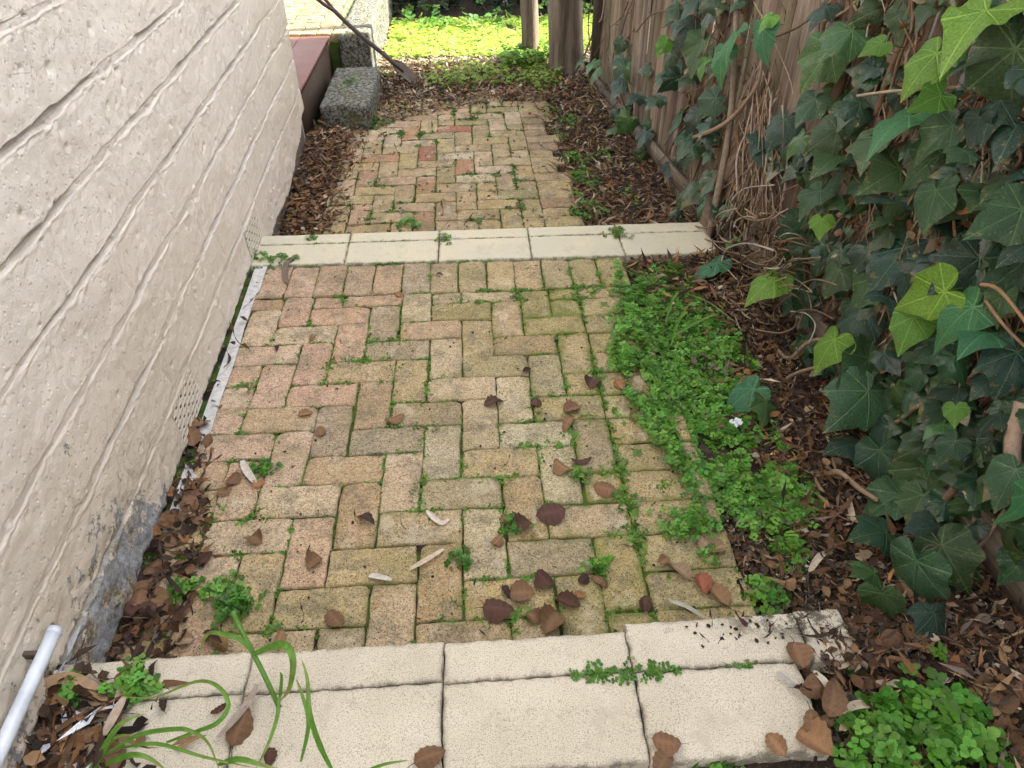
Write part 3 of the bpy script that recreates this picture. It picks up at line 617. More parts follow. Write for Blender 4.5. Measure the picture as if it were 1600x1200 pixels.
# ------------------------------------------------------------------ timber fence
fo = Vector((fence_x(0), 0, -.2)); fence = empty('timber_fence', fo, 'weathered timber paling fence under the ivy along the right of the path', 'fence')
def oriented_box(c, u, v, w_, hu, hv, hw):
    c, u, v, w_ = Vector(c), Vector(u), Vector(v), Vector(w_); V = [tuple(c+u*a*hu+v*b*hv+w_*k*hw) for k in (-1, 1) for b in (-1, 1) for a in (-1, 1)]
    return V, [(0, 2, 3, 1), (4, 5, 7, 6), (0, 1, 5, 4), (2, 6, 7, 3), (0, 4, 6, 2), (1, 3, 7, 5)]
dirf = Vector((-.056, 1, 0)).normalized(); outf = Vector((-1, -.056, 0)).normalized()
y = -2.6; k = 0
while y < 3.62:
    wdt = random.uniform(.088, .108); ym = y+wdt/2; lay = .011*(k % 2); lean = random.gauss(0, .012)
    n_ = 10; V = []; F = []; nz = 14; zt = 1.55+random.uniform(-.02, .02); zb = -.28
    split = [random.uniform(-1, 1)*.004 for _ in range(n_)]
    for j in range(nz+1):
        z = zb+(zt-zb)*j/nz
        for i in range(n_):
            a = -wdt/2+wdt*i/(n_-1); dep = split[i]+.004*(float(vn(a*60+k*9, z*2.2, 31))-.5)*2
            if i in (0, n_-1): dep -= .017
            pnt = Vector((fence_x(ym), ym, 0))+dirf*(a+lean*z+.003*math.sin(z*5+k))+outf*(dep+lay); V.append((pnt.x-fo.x, pnt.y-fo.y, z-fo.z))
    for j in range(nz):
        for i in range(n_-1): F.append((j*n_+i, j*n_+i+1, (j+1)*n_+i+1, (j+1)*n_+i))
    F.append(tuple(nz*n_+i for i in range(n_)))
    tn = tuple(x*random.uniform(.62, 1.1) for x in (1, 1, 1)); tn = (tn[0],)*3; tn = (tn[0], tn[0]*random.uniform(.93, 1.03), tn[0]*random.uniform(.85, 1.05)); ac = Acc(); ac.add(V, F, tn); link('paling', ac.mesh('paling'), PALE, fence)
    y += wdt+random.choice([-.004, .0, .003, .006]); k += 1
def rail(p, q, hz, hd, nm='rail'):
    p, q = Vector(p), Vector(q); c = (p+q)/2; u = (q-p).normalized(); w_ = u.cross(outf).normalized(); V, F = oriented_box(c-fo, u, outf, w_, (q-p).length/2, hd, hz); ac = Acc(); ac.add(V, F); return link(nm, ac.mesh(nm), RAILM, fence)
rail((fence_x(-2.6)-.045, -2.6, .21), (fence_x(.35)-.045, .35, .09), .055, .019); rail((fence_x(.35)-.033, .36, .02), (fence_x(3.6)-.033, 3.6, -.19), .040, .012)
rail((fence_x(-2.6)-.045, -2.6, 1.32), (fence_x(3.6)-.045, 3.6, 1.25), .04, .019)
for y_ in (3.52, -2.3):
    for (hx, hy) in ((.062, .045),):
        c = Vector((fence_x(y_)-.095 if y_ < 3 else .6, y_, .62)); V, F = oriented_box(c-fo, Vector((0, 1, 0)), Vector((1, 0, 0)), Vector((0, 0, 1)), hy, hx, .92)
        ac = Acc(); ac.add(V, F, (.6, .6, .6)); link('post', ac.mesh('post'), BARK, fence)
# ------------------------------------------------------------------ trees
LEAFQ = np.array([(0, -.5, 0), (.28, -.1, .05), (0, .5, -.02), (-.28, -.1, .05)]); LEAFQF = np.array([(0, 1, 2, 3)])
def tree(loc, prof, lean, crown_c, crown_r, n, label, col):
    o = empty('tree', loc, label, 'tree', None); L_ = len(prof); P = []; R = []
    for z, r in prof: P.append((lean[0]*z+.012*math.sin(z*5), lean[1]*z, z-.12)); R.append(r)
    PS = smooth_path(P, 4); RS = np.interp(np.linspace(0, L_-1, len(PS)), range(L_), R); V, F = tube_geo(PS, list(RS), 22, .05)
    ac = Acc(); V = np.array(V); ang = np.arctan2(V[:, 1], V[:, 0]); V[:, :2] *= 1+.05*np.sin(ang*5+V[:, 2:3].ravel()*1.5)[:, None]; ac.add(V, F)
    tr = link('trunk', ac.mesh('trunk', True), BARK, o); top = Vector(PS[-1])
    for k in range(5):
        a = k*1.26+random.random(); e = Vector(crown_c)+Vector((math.cos(a), math.sin(a), random.uniform(-.2, .6)))*crown_r*.7
        ac = Acc(); ac.add(*tube_geo([tuple(v) for v in smooth_path([top-Vector((0, 0, .3)), (top+e)/2+Vector((0, 0, .15)), e])], list(np.linspace(RS[-1]*.7, .012, 9)), 8)); link('limb', ac.mesh('limb', True), BARK, tr)
    d_ = RNG.normal(size=(n, 3)); d_ /= np.linalg.norm(d_, axis=1)[:, None]; r_ = crown_r*RNG.random((n, 1))**.4; Pn = np.array(crown_c)+d_*r_*np.array([1, 1, .7])
    keep = fbm(Pn[:, 0]*3, Pn[:, 1]*3+Pn[:, 2]*3, 40) > .46; Pn = Pn[keep]; n = len(Pn)
    C = np.array(col)*RNG.uniform(.6, 1.4, (n, 1)); me = scatter_mesh('crown', LEAFQ, LEAFQF, Pn, rots(RNG.uniform(0, 6.3, n), RNG.normal(0, .6, n), RNG.normal(0, .6, n)), RNG.uniform(.07, .13, n), C)
    link('crown', me, SPRIG, o); return o
tree((.105, 4.19, -.22), [(0, .085), (.12, .074), (.35, .07), (.7, .072), (1.3, .06), (2.0, .05), (2.8, .04)], (.0, .01), (.1, .1, 3.3), .8, 900, 'slender grey tree trunk at the edge of the sunlit patch', (.06, .12, .03))
tree((.39, 3.86, -.21), [(0, .17), (.10, .15), (.3, .137), (.6, .135), (1.2, .13), (2.0, .11), (3.0, .08)], (-.05, .0), (-.1, .1, 3.7), 1.1, 1500, 'thick brown tree trunk beside the far end of the fence', (.05, .10, .03))
tree((-.66, 6.2, -.21), [(0, .05), (.3, .045), (1, .04), (2, .03)], (.03, 0), (0, 0, 2.6), .8, 900, 'thin pale trunk in the shade behind the sunlit patch', (.05, .1, .03))
# ------------------------------------------------------------------ house-shaped blocker added out of view to shade the path
ho = (5.6, -3.4, -.2); blocker = empty('house', ho, "house-shaped block added unseen behind the timber fence to shade the path", 'house')
V, F = box_geo(-2.7, 3, -8.5, 7.80, 0, 5.5); ac = Acc(); ac.add(V, F); link('wall', ac.mesh('wall'), mat_plain('blocker_wall', (.78, .74, .68), .85, .2, (30, .01)), blocker)  # pale so the added wall bounces light back onto the path
V = [(-2.75, -8.6, 5.5), (3.3, -8.6, 5.5), (3.3, 7.84, 5.5), (-2.75, 7.84, 5.5), (.2, -8.6, 6.7), (.2, 7.84, 6.7)]
ac = Acc(); ac.add(V, [(0, 3, 5, 4), (1, 4, 5, 2), (0, 4, 1), (3, 2, 5), (0, 1, 2, 3)]); link('roof', ac.mesh('roof'), mat_plain('blocker_roof', (.25, .12, .08), .8, .2, (20, .02)), blocker)
for y_ in (-4, 1, 5):
    ac = Acc(); ac.add(*box_geo(-2.74, -2.70, y_-.6, y_+.6, 1.1, 2.4)); link('window', ac.mesh('window'), mat_plain('blocker_window', (.05, .06, .07), .1, .5), blocker)
# ------------------------------------------------------------------ surfaces things lie on
def surf(x, y):
    if x < .27 and -1.73 < y < -1.45 and x > -1.30: return .172
    if -1.385 < x < .65 and .44 < y < .73: return .002
    if -1.34 < x < (.0 if y > .2 else .23) and -1.45 <= y <= .44: return .001
    if -1.25 < x < .14 and .73 <= y < 3.25: return max(-.209, gh(x, y))
    return gh(x, y)
def frame(n, t):
    n = n.normalized(); t = (t-n*t.dot(n)).normalized(); x = t.cross(n); return Matrix((x, t, n)).transposed()
def npf(Mx): return np.array([[Mx[i][j] for j in range(3)] for i in range(3)])
# ------------------------------------------------------------------ leaf litter
def ribbon_t(n, L_, w_, bend, twist=0):
    V = []
    for i in range(n+1):
        t = i/n-.5; wd = w_*(1-(2*abs(t))**3*.8); V += [(-wd/2, t*L_, bend*(t*t*4-.4)*L_*.5), (wd/2, t*L_+twist*t, bend*(t*t*4-.4)*L_*.5+w_*.25)]
    return np.array(V)+np.array([[ (((k//2)/n-.5)**2)*L_*twist, 0, 0] for k in range(2*n+2)]), np.array([(2*i, 2*i+1, 2*i+3, 2*i+2) for i in range(n)])
FRAG_V = np.array([(0, -.5, 0), (.3, -.2, .06), (.33, .15, .10), (0, .5, -.05), (-.33, .15, .08), (-.3, -.2, .02), (0, 0, -.05)])
FRAG_F = np.array([(0, 1, 6, 5), (1, 2, 3, 6), (6, 3, 4, 5)])
LPAL = np.array([(.30, .19, .105), (.14, .073, .04), (.20, .11, .058), (.43, .33, .215), (.07, .045, .033), (.19, .15, .12), (.04, .03, .024), (.54, .46, .34), (.33, .165, .075), (.74, .75, .80)])
def pal(n, wts): p_ = np.array(list(wts)+[0.]*(len(LPAL)-len(wts)), float); return LPAL[RNG.choice(len(LPAL), n, p=p_/p_.sum())]*RNG.uniform(.55, 1.25, (n, 1))
def join_meshes(name, parts):
    V = []; C = []; F = []; n = 0
    for me in parts:
        k = len(me.vertices); v = np.empty(k*3, np.float32); me.vertices.foreach_get('co', v); c = np.empty(k*4, np.float32); me.color_attributes['tone'].data.foreach_get('color', c)
        f = np.empty(len(me.loops), np.int32); me.loops.foreach_get('vertex_index', f); V.append(v.reshape(-1, 3)); C.append(c.reshape(-1, 4)); q_ = len(me.loops)//len(me.polygons); F.append(f.reshape(-1, q_)+n); n += k; bpy.data.meshes.remove(me)
    return raw_mesh(name, np.concatenate(V), np.concatenate(F), np.concatenate(C))
def litter(name, label, poly, n, zf, wts, strips=.5, pile=.02, size=1., dens=None, flat=.35):
    xs = [p_[0] for p_ in poly]; ys = [p_[1] for p_ in poly]; X = RNG.uniform(min(xs), max(xs), n*4); Y = RNG.uniform(min(ys), max(ys), n*4)
    k = in_poly(X, Y, poly)
    if dens is not None: k &= RNG.random(len(X)) < dens(X, Y)
    X, Y = X[k][:n], Y[k][:n]; n = len(X); Z = zf(X, Y)+RNG.random(n)**2*pile; parts = []; sel = RNG.random(n)
    groups = [(ribbon_t(6, 1, .11, .22, .5), (.045, .11)), (ribbon_t(6, 1, .045, .10, .9), (.05, .13)), (ribbon_t(5, 1, .20, .35, .2), (.03, .07)), ((FRAG_V, FRAG_F), (.018, .038))]
    cuts = [strips*.35, strips*.75, strips, 1.]; lo = 0
    for (tv, tf), sz in groups:
        hi = cuts.pop(0); m = (sel >= lo) & (sel < hi); lo = hi; c = int(m.sum())
        if c == 0: continue
        parts.append(scatter_mesh('t', tv, tf, np.stack([X[m], Y[m], Z[m]], 1), rots(RNG.uniform(0, 6.3, c), RNG.normal(0, flat, c), RNG.normal(0, flat, c)), RNG.uniform(*sz, c)*size, pal(c, wts), jitter=.3))
    return link(name, join_meshes(name, parts), LITTER, kind='stuff', label=label, cat='leaf litter')
zg = lambda X, Y: g_height(X, Y)+.002
W_STRAW = [3, 2.4, 2.4, 2.0, 1.2, 1.4, 1, .8, 1.4]; W_BROWN = [1.2, 3, 2.2, .5, 2.4, 1.0, 1.6, .15, 1.4]; W_RED = [1.6, 2.6, 3, .6, 1.2, .5, .6, .2, 3]
litter('leaf_litter', 'dry bark strips and brown leaf litter along the fence beyond the far step', [(.12, .75), (.75, .75), (.72, 2.0), (.62, 3.6), (.1, 3.9), (.02, 3.2), (.13, 2.4)], 4300, zg, W_STRAW, .66, .03)
litter('leaf_litter', 'reddish brown litter piled against the wall foot beyond the far step', [(-1.44, .74), (-1.12, .74), (-1.02, 1.3), (-1.18, 1.75), (-.95, 2.35), (-.98, 2.7), (-1.5, 2.62), (-1.5, 2.4)], 2500, zg, W_RED, .3, .045, 1., lambda X, Y: .10+.90*sstep(-1.02, -1.22, X))
litter('leaf_litter', 'loose twigs and litter covering the end of the lower path and the shaded ground', [(-1.1, 2.6), (-.75, 2.9), (-.2, 3.1), (.2, 3.1), (.3, 4.1), (-1.15, 4.1)], 2600, lambda X, Y: np.maximum(g_height(X, Y), -.205), W_STRAW, .5, .02)
litter('leaf_litter', 'thin sprinkle of leaf scraps over the lower brick paving', [(-1.1, .75), (.1, .75), (.1, 3.2), (-1.0, 3.2)], 330, lambda X, Y: -.207+0*X, W_STRAW, .4, .004, .7)
litter('leaf_litter', 'dark crumbly litter and bark under the ivy beside the green weeds', [(.24, .42), (.9, .42), (.9, -1.3), (.42, -1.2), (.40, -.7), (.3, -.2)], 2900, zg, W_BROWN, .45, .04)
litter('leaf_litter', 'leaf litter and pale bark strips beside the nearest step on the right', [(.16, -1.05), (.95, -1.05), (.95, -2.2), (.24, -2.2), (.24, -1.46), (.17, -1.40)], 2600, zg, W_BROWN, .22, .03, .95)
litter('leaf_litter', 'dark damp litter heaped at the foot of the wall on the left corner', [(-1.31, -2.1), (-.98, -2.1), (-1.05, -1.64), (-1.12, -1.50), (-1.31, -1.46)], 900, lambda X, Y: .14+.03*sstep(-1.0, -1.25, X)+0*X, W_BROWN+[1.1], .45, .03, 1.1)
litter('leaf_litter', 'litter drift in the gap between the painted wall and the bricks', [(-1.36, .40), (-1.31, .40), (-1.27, -.5), (-1.22, -.8), (-1.16, -1.0), (-1.13, -1.45), (-1.33, -1.45)], 420, lambda X, Y: .002+0*X, [.3, 3, 1.5, .2, 4, .6, 3, .1, .8], .3, .03, 1., lambda X, Y: .12+.88*sstep(-.5, -.85, Y))
litter('leaf_litter', 'pale straw and bark strips scattered over the sunlit patch', [(-1.2, 3.98), (.75, 3.98), (.9, 5.6), (-1.2, 5.6)], 15000, lambda X, Y: g_height(X, Y)+.006, [2, 0, .6, 7, 0, .3, 0, 7, 1], .6, .02, 1.3, lambda X, Y: 1-.75*sstep(4.35, 4.7, Y), .18)
litter('leaf_litter', 'fine dark crumbs of bark and humus under the right side litter', [(.24, .42), (.9, .42), (.9, -2.1), (.26, -2.1), (.30, -1.5), (.22, -1.1), (.38, -.7), (.3, -.2)], 16000, zg, [1, 1.5, 1., 1.2, 3, 3, 3.5, .9, .5], .5, .025, .42, None, .6)
litter('leaf_litter', 'damp crumbs and leaf bits on the broken end of the nearest step', [(.275, -1.56), (.42, -1.56), (.42, -1.46), (.30, -1.47)], 110, lambda X, Y: .168+0*X, [.5, 3, 1, .3, 3, .5, 3], .3, .012, .75)
litter('leaf_litter', 'litter on the bare soil in front of the nearest step', [(-1.05, -2.7), (.3, -2.7), (.3, -1.76), (-1.05, -1.76)], 900, zg, W_BROWN, .35, .02, 1.)
litter('leaf_litter', 'scraps of black humus on the nearest cream step', [(.02, -1.50), (.27, -1.50), (.3, -1.44), (.0, -1.44)], 38, lambda X, Y: .171+0*X, [0, .2, 0, 0, 1, 0, 4, 0, 0], .3, .003, .34)
litter('leaf_litter', 'small crumbs and bud scales sprinkled on the herringbone bricks', [(-1.2, .4), (.2, .4), (.2, -1.44), (-1.1, -1.44)], 260, lambda X, Y: .002+0*X, [.3, 1, .5, .3, 2, .5, 3, .2, .3], .25, .002, .35)
# ------------------------------------------------------------------ single fallen leaves
def dead_mesh(kind, tone):
    nv, nu = 11, 7; V = []; A = []; wv = .46 if kind == 'round' else (.34 if kind == 'oval' else .2)
    c1, c2, tw = random.uniform(-1.3, 1.3), random.uniform(-1.1, 1.1), random.uniform(-1., 1.)
    if kind == 'curl': c2 = random.choice([-2.2, 2.0])
    for j in range(nv):
        v = j/(nv-1); wd = wv*max(.02, math.sin(math.pi*(v**.85)))**.62*(1 if v < .8 else 1-.35*(v-.8)/.2)
        for i in range(nu):
            u = (i/(nu-1)-.5)*2; sr = (.035*((j % 2)*2-1) if abs(u) == 1 else 0); x = (wd+sr*.6)*u; yy = v-.5
            z = c1*x*x*1.6+c2*yy*yy*.55+tw*x*yy+.04*abs(u)*((j % 2)-.5)+random.uniform(-.008, .008)-.05*(1-abs(u))
            V.append((x, yy, z)); A.append(1. if i == nu//2 else (.45 if (j % 2 == 0) else 0.))
    F = [(j*nu+i, j*nu+i+1, (j+1)*nu+i+1, (j+1)*nu+i) for j in range(nv-1) for i in range(nu-1)]
    ac = Acc(); ac.add(V, F, tone, np.array(A)); y0 = -.5; z0 = V[nu//2][2]
    ac.add(*tube_geo([(0, y0+.02, z0), (.03, y0-.12, z0+.03), (.09, y0-.26, z0+.02)], [.014, .011, .012], 4), tuple(x*.6 for x in tone))
    me = ac.mesh('leaf', True); zz = np.empty(len(me.vertices)*3, np.float32); me.vertices.foreach_get('co', zz); me['z0'] = float(zz[2::3].min()); me.materials.append(DEAD); return me
DT = {'brown': (.205, .098, .048), 'tan': (.32, .17, .08), 'purple': (.13, .066, .052), 'red': (.33, .075, .045), 'dark': (.07, .042, .035), 'pale': (.44, .30, .20), 'orange': (.42, .17, .06), 'crimson': (.17, .02, .03)}
DM = {}
def dmesh(kind, t):
    k_ = (kind, t); DM.setdefault(k_, [])
    if len(DM[k_]) < 6: DM[k_].append(dead_mesh(kind, vary(DT[t], .12)))
    return random.choice(DM[k_])
ORD = 'first second third fourth fifth sixth seventh eighth ninth tenth eleventh twelfth thirteenth fourteenth fifteenth sixteenth seventeenth eighteenth nineteenth twentieth'.split()
ORD += ['twenty-'+o for o in ORD[:9]] + ['thirtieth'] + ['thirty-'+o for o in ORD[:9]] + ['fortieth'] + ['forty-'+o for o in ORD[:9]]
def z_guess(u, v):
    for z in (.172, 0., -.21):
        P = at_z(u, v, z)
        if z > .1 and P.y < -1.445: return P
        if z == 0. and P.y < .73: return P
    return at_z(u, v, -.21)
def place_leaf(P, size, t, kind, lift=.0, tilt=.25, yaw=None):
    me = dmesh(kind, t); o = bpy.data.objects.new('fallen_leaf', me); COL.objects.link(o); z = max(surf(P.x, P.y), P.z if lift < 0 else -9)
    o.location = (P.x, P.y, z-me['z0']*size*.8+.002+abs(lift)); o.scale = (size,)*3; o.rotation_euler = (random.gauss(0, tilt), random.gauss(0, tilt), random.uniform(0, 6.28) if yaw is None else yaw); return o
def leaf_group(spots, phrase, group, kinds=('round', 'oval', 'round'), lift=.004, tilt=.22):
    """spots: (u, v, px size, tone[, kind]); numbered from the far end towards the camera"""
    L_ = sorted(spots, key=lambda q: q[1]); cnt = {}
    for q in L_:
        P = z_guess(q[0], q[1]); 
        if P.x > .3 or (P.y < -1.45 and P.x > .25): P = at_z(q[0], q[1], gh(P.x, P.y)+.01)
        kd = q[4] if len(q) > 4 else random.choice(kinds); sz = px_size(P, q[2])*1.12
        o = place_leaf(P, sz, q[3], kd, lift*random.random(), tilt); k_ = (q[3], kd); cnt[k_] = cnt.get(k_, 0)+1
        shape = {'round': 'round', 'oval': 'oval', 'curl': 'tightly curled', 'strip': 'narrow'}[kd]; tn = {'purple': 'purplish brown', 'dark': 'dark brown', 'tan': 'tan', 'pale': 'pale buff'}.get(q[3], q[3])
        o['label'] = '%s %s leaf, %s such %s' % (shape, tn, ORD[cnt[k_]-1], phrase); o['category'] = 'leaf'; o['group'] = group
B_, T_, P_, R_, D_, E_, O_ = 'brown', 'tan', 'purple', 'red', 'dark', 'pale', 'orange'
leaf_group([(478, 648, 20, T_), (503, 675, 22, B_), (617, 657, 30, B_, 'oval'), (686, 431, 13, D_, 'curl'), (771, 631, 28, P_), (838, 631, 18, P_), (893, 641, 27, B_), (888, 664, 34, B_, 'curl'), (925, 600, 25, P_), (968, 603, 24, O_, 'oval'), (823, 580, 13, D_),
            (877, 734, 27, T_), (908, 724, 30, P_, 'curl'), (943, 768, 30, B_), (860, 806, 42, P_), (815, 824, 30, P_), (778, 849, 20, T_), (401, 845, 25, B_), (491, 881, 26, B_), (524, 969, 36, B_, 'oval'), (572, 812, 36, D_, 'curl'), (352, 771, 22, B_), (365, 752, 24, B_), (405, 757, 20, O_, 'oval'),
            (323, 874, 25, P_), (815, 928, 36, B_), (779, 955, 44, P_), (790, 925, 26, D_, 'curl'), (850, 911, 32, P_), (888, 943, 36, P_, 'oval'), (906, 932, 20, O_, 'oval'), (937, 912, 28, B_, 'curl'), (911, 908, 18, D_), (862, 974, 40, B_), (833, 966, 24, B_), (385, 951, 26, 'crimson', 'curl'), (434, 545, 16, D_, 'curl'), (490, 530, 18, B_, 'curl'),
            (623, 462, 15, O_, 'oval'), (1003, 573, 20, O_), (994, 655, 24, T_), (1037, 880, 20, T_), (1065, 895, 34, E_, 'oval'), (1097, 914, 36, R_, 'oval'), (1121, 930, 42, T_), (1008, 945, 26, P_, 'oval'), (573, 355, 0.1, D_), (1105, 855, 30, E_), (795, 815, 24, B_), (525, 660, 12, D_)][:46] + [(1105, 855, 30, E_), (795, 812, 24, B_)],
           'on the herringbone bricks from the far step', 'fallen leaves on the herringbone bricks', tilt=.12, lift=.001)
leaf_group([(315, 665, 32, B_, 'oval'), (301, 690, 30, B_), (327, 692, 20, B_, 'oval'), (307, 776, 30, B_), (299, 797, 36, B_), (280, 812, 30, B_, 'oval'), (262, 820, 34, B_), (270, 848, 28, B_), (252, 772, 18, D_), (266, 771, 22, O_, 'oval'), (242, 892, 30, B_, 'oval'), (228, 925, 30, B_), (243, 943, 36, T_), (222, 945, 32, B_), (206, 968, 36, P_), (200, 990, 34, P_), (214, 982, 34, D_),
            (186, 1000, 26, O_, 'oval'), (225, 905, 28, D_, 'oval'), (180, 1018, 26, B_), (235, 960, 26, P_), (345, 1012, 32, T_, 'oval'), (342, 1000, 38, D_, 'curl'), (262, 1012, 24, B_, 'oval'), (290, 1005, 28, E_, 'oval'), (440, 1003, 24, T_, 'oval'), (248, 862, 26, D_), (212, 930, 26, D_), (193, 960, 24, B_), (360, 465, 14, O_, 'oval'), (352, 510, 13, T_), (348, 528, 14, D_, 'curl'), (407, 374, 12, O_), (395, 395, 10, B_)],
           'in the drift along the painted wall', 'fallen leaves drifted along the painted wall', tilt=.35, lift=.014)
leaf_group([(378, 1140, 52, B_, 'oval'), (672, 1186, 46, B_), (1040, 1163, 40, B_), (1036, 1190, 40, B_, 'oval'), (422, 1185, 28, P_, 'oval'), (1247, 1026, 40, B_), (1211, 1165, 38, T_, 'oval'), (345, 1110, 24, P_, 'curl'), (215, 1047, 26, D_), (240, 1045, 24, D_, 'curl'), (204, 1050, 20, T_), (258, 1100, 28, D_, 'curl'), (160, 1095, 30, B_, 'oval'), (190, 1100, 34, D_), (115, 1080, 34, D_, 'oval'), (100, 1120, 36, D_), (140, 1150, 34, B_, 'oval'), (185, 1185, 40, B_, 'oval'), (80, 1170, 36, D_), (130, 1200, 40, B_)],
           'on or beside the nearest step', 'fallen leaves on the nearest step')
RIGHT = [(1270, 1087, 50, B_, 'oval'), (1291, 1112, 54, B_, 'oval'), (1268, 1140, 40, B_), (1270, 1162, 52, T_), (1330, 1010, 44, P_), (1334, 1025, 44, T_, 'oval'), (1362, 1020, 44, R_, 'oval'), (1394, 1002, 50, B_, 'oval'), (1431, 1000, 50, T_), (1352, 1062, 44, B_), (1545, 1138, 54, O_, 'oval'), (1562, 1095, 62, B_), (1490, 1042, 44, P_), (1518, 1068, 36, B_, 'oval'), (1290, 918, 38, B_), (1159, 922, 30, B_, 'oval'), (1166, 881, 26, B_), (1179, 832, 24, B_), (1301, 782, 32, B_, 'oval'), (1262, 792, 30, B_), (1226, 917, 24, T_), (1351, 932, 26, T_), (1272, 768, 30, B_), (1330, 795, 34, P_), (1336, 830, 22, O_), (1250, 1085, 26, D_), (1570, 1160, 50, B_), (1590, 1080, 44, B_), (1480, 1010, 40, D_), (1440, 1050, 40, P_), (1400, 1060, 40, D_), (1540, 1080, 44, B_), (1460, 1080, 40, B_), (1300, 880, 24, D_), (1255, 870, 22, B_), (1230, 950, 26, P_), (1310, 950, 28, D_), (1200, 960, 30, D_), (1170, 570, 22, T_), (1200, 570, 20, B_), (1172, 575, 18, O_), (1155, 975, 28, P_), (1340, 1180, 44, B_), (1590, 1180, 46, B_), (1385, 960, 34, P_), (1340, 975, 36, B_), (1210, 880, 26, T_, 'oval'), (1120, 860, 26, E_)]
leaf_group(RIGHT, 'in the litter on the right', 'fallen leaves in the litter on the right', tilt=.35, lift=.02)
def bark(name, pts, wpx, tone, label, z=None, up=.006):
    P = [z_guess(u, v) for u, v in pts] if z is None else [at_z(u, v, z) for u, v in pts]
    P = [Vector((p_.x, p_.y, surf(p_.x, p_.y)+up+.004*math.sin(i*1.7))) for i, p_ in enumerate(P)]; c = P[len(P)//2]; ps = smooth_path([p_-c for p_ in P], 4); n = len(ps); w0 = px_size(c, wpx)/2
    ac = Acc(); ac.add(*ribbon_geo(ps, [w0*math.sin(math.pi*(.08+.84*i/(n-1)))**.6 for i in range(n)], .35), tone); link(name, ac.mesh(name, True), LITTER, None, label, 'bark strip' if name == 'bark_strip' else 'leaf', 'dry strips lying about', None, c)
BK = (.50, .42, .34); SL = (.62, .56, .50)
bark('bark_strip', [(667, 800), (677, 813), (691, 820), (702, 812)], 9, (.66, .58, .50), 'pale curved strip on the bricks at the middle of the path')
bark('bark_strip', [(641, 892), (665, 880), (694, 860)], 9, (.62, .50, .38), 'straight tan bark strip on an orange-stained brick')
bark('bark_strip', [(577, 902), (590, 905), (612, 908)], 10, (.60, .55, .48), 'short pale strip in a mossy joint')
bark('bark_strip', [(379, 722), (387, 740), (400, 757)], 12, SL, 'silvery gum leaf on the mossy brick near the wall')
bark('bark_strip', [(466, 402), (449, 418), (447, 435), (450, 445)], 9, (.20, .155, .12), 'grey-brown curved stick leaning over the soldier course', up=.012)
bark('bark_strip', [(345, 1160), (375, 1130), (395, 1100), (405, 1075)], 12, (.38, .31, .26), 'long dry gum leaf lying on the nearest step', up=.02)
bark('bark_strip', [(62, 1107), (85, 1083), (120, 1072), (160, 1085)], 20, (.42, .28, .17), 'curved tan gum leaf against the wall foot', up=.03)
bark('bark_strip', [(172, 1160), (190, 1130), (203, 1100)], 16, (.50, .40, .31), 'pinkish dry leaf upright in the left litter', up=.03)
bark('bark_strip', [(1378, 1053), (1420, 1060), (1455, 1078), (1468, 1095)], 16, (.55, .46, .35), 'pale arched bark strip right of the nearest step', up=.03)
bark('bark_strip', [(1310, 1112), (1340, 1098), (1385, 1092)], 14, (.52, .42, .32), 'straight pale bark strip below the arched one', up=.03)
bark('bark_strip', [(1435, 1078), (1470, 1100), (1485, 1120)], 8, (.45, .38, .30), 'thin pale strip beside the arched bark strip', up=.02)
bark('bark_strip', [(1262, 900), (1275, 880), (1288, 868)], 11, (.60, .50, .38), 'pale strip pointing at the round leaf near the weeds', up=.025)
bark('bark_strip', [(1320, 793), (1323, 815), (1328, 830)], 10, (.60, .48, .34), 'tan strip standing in the litter below the ivy', up=.03)
bark('bark_strip', [(1212, 1053), (1228, 1067), (1243, 1078)], 8, (.42, .40, .38), 'grey sliver on the broken edge of the nearest step', up=.008)
bark('bark_strip', [(1045, 942), (1070, 952), (1100, 968)], 8, (.45, .44, .38), 'grey sliver on the bricks beside the nearest step', up=.008)
bark('bark_strip', [(1265, 1060), (1285, 1085), (1312, 1110)], 12, (.55, .50, .40), 'pale bark leaning on the broken step corner', up=.03)
bark('bark_strip', [(1560, 1030), (1590, 1055), (1600, 1060)], 12, (.45, .38, .30), 'pale strip beside the fence foot', up=.02)
bark('bark_strip', [(1450, 1080), (1470, 1060), (1490, 1045)], 12, (.45, .37, .30), 'curved strip among the brown leaves on the right', up=.03)
for (u, v) in ((1147, 668),):
    P = at_z(u, v, .03); ac = Acc(); V = [((i-3)*.006+random.uniform(-.004, .004), (j-3)*.006+random.uniform(-.002, .002), .020+.008*random.random()+.005*math.sin(i*1.9+j)) for j in range(7) for i in range(7)]
    ac.add(V, [(j*7+i, j*7+i+1, j*7+i+8, j*7+i+7) for j in range(6) for i in range(6) if (i, j) not in ((0, 0), (1, 0), (5, 5), (5, 4), (4, 5), (0, 5), (5, 0), (2, 3))], (.62, .66, .70)); link('plastic_scrap', ac.mesh('plastic_scrap'), mat_plain('thin_plastic', (.62, .66, .70), .3, .5), None, 'torn white plastic scrap at the edge of the green weeds', 'scrap', None, None, P)
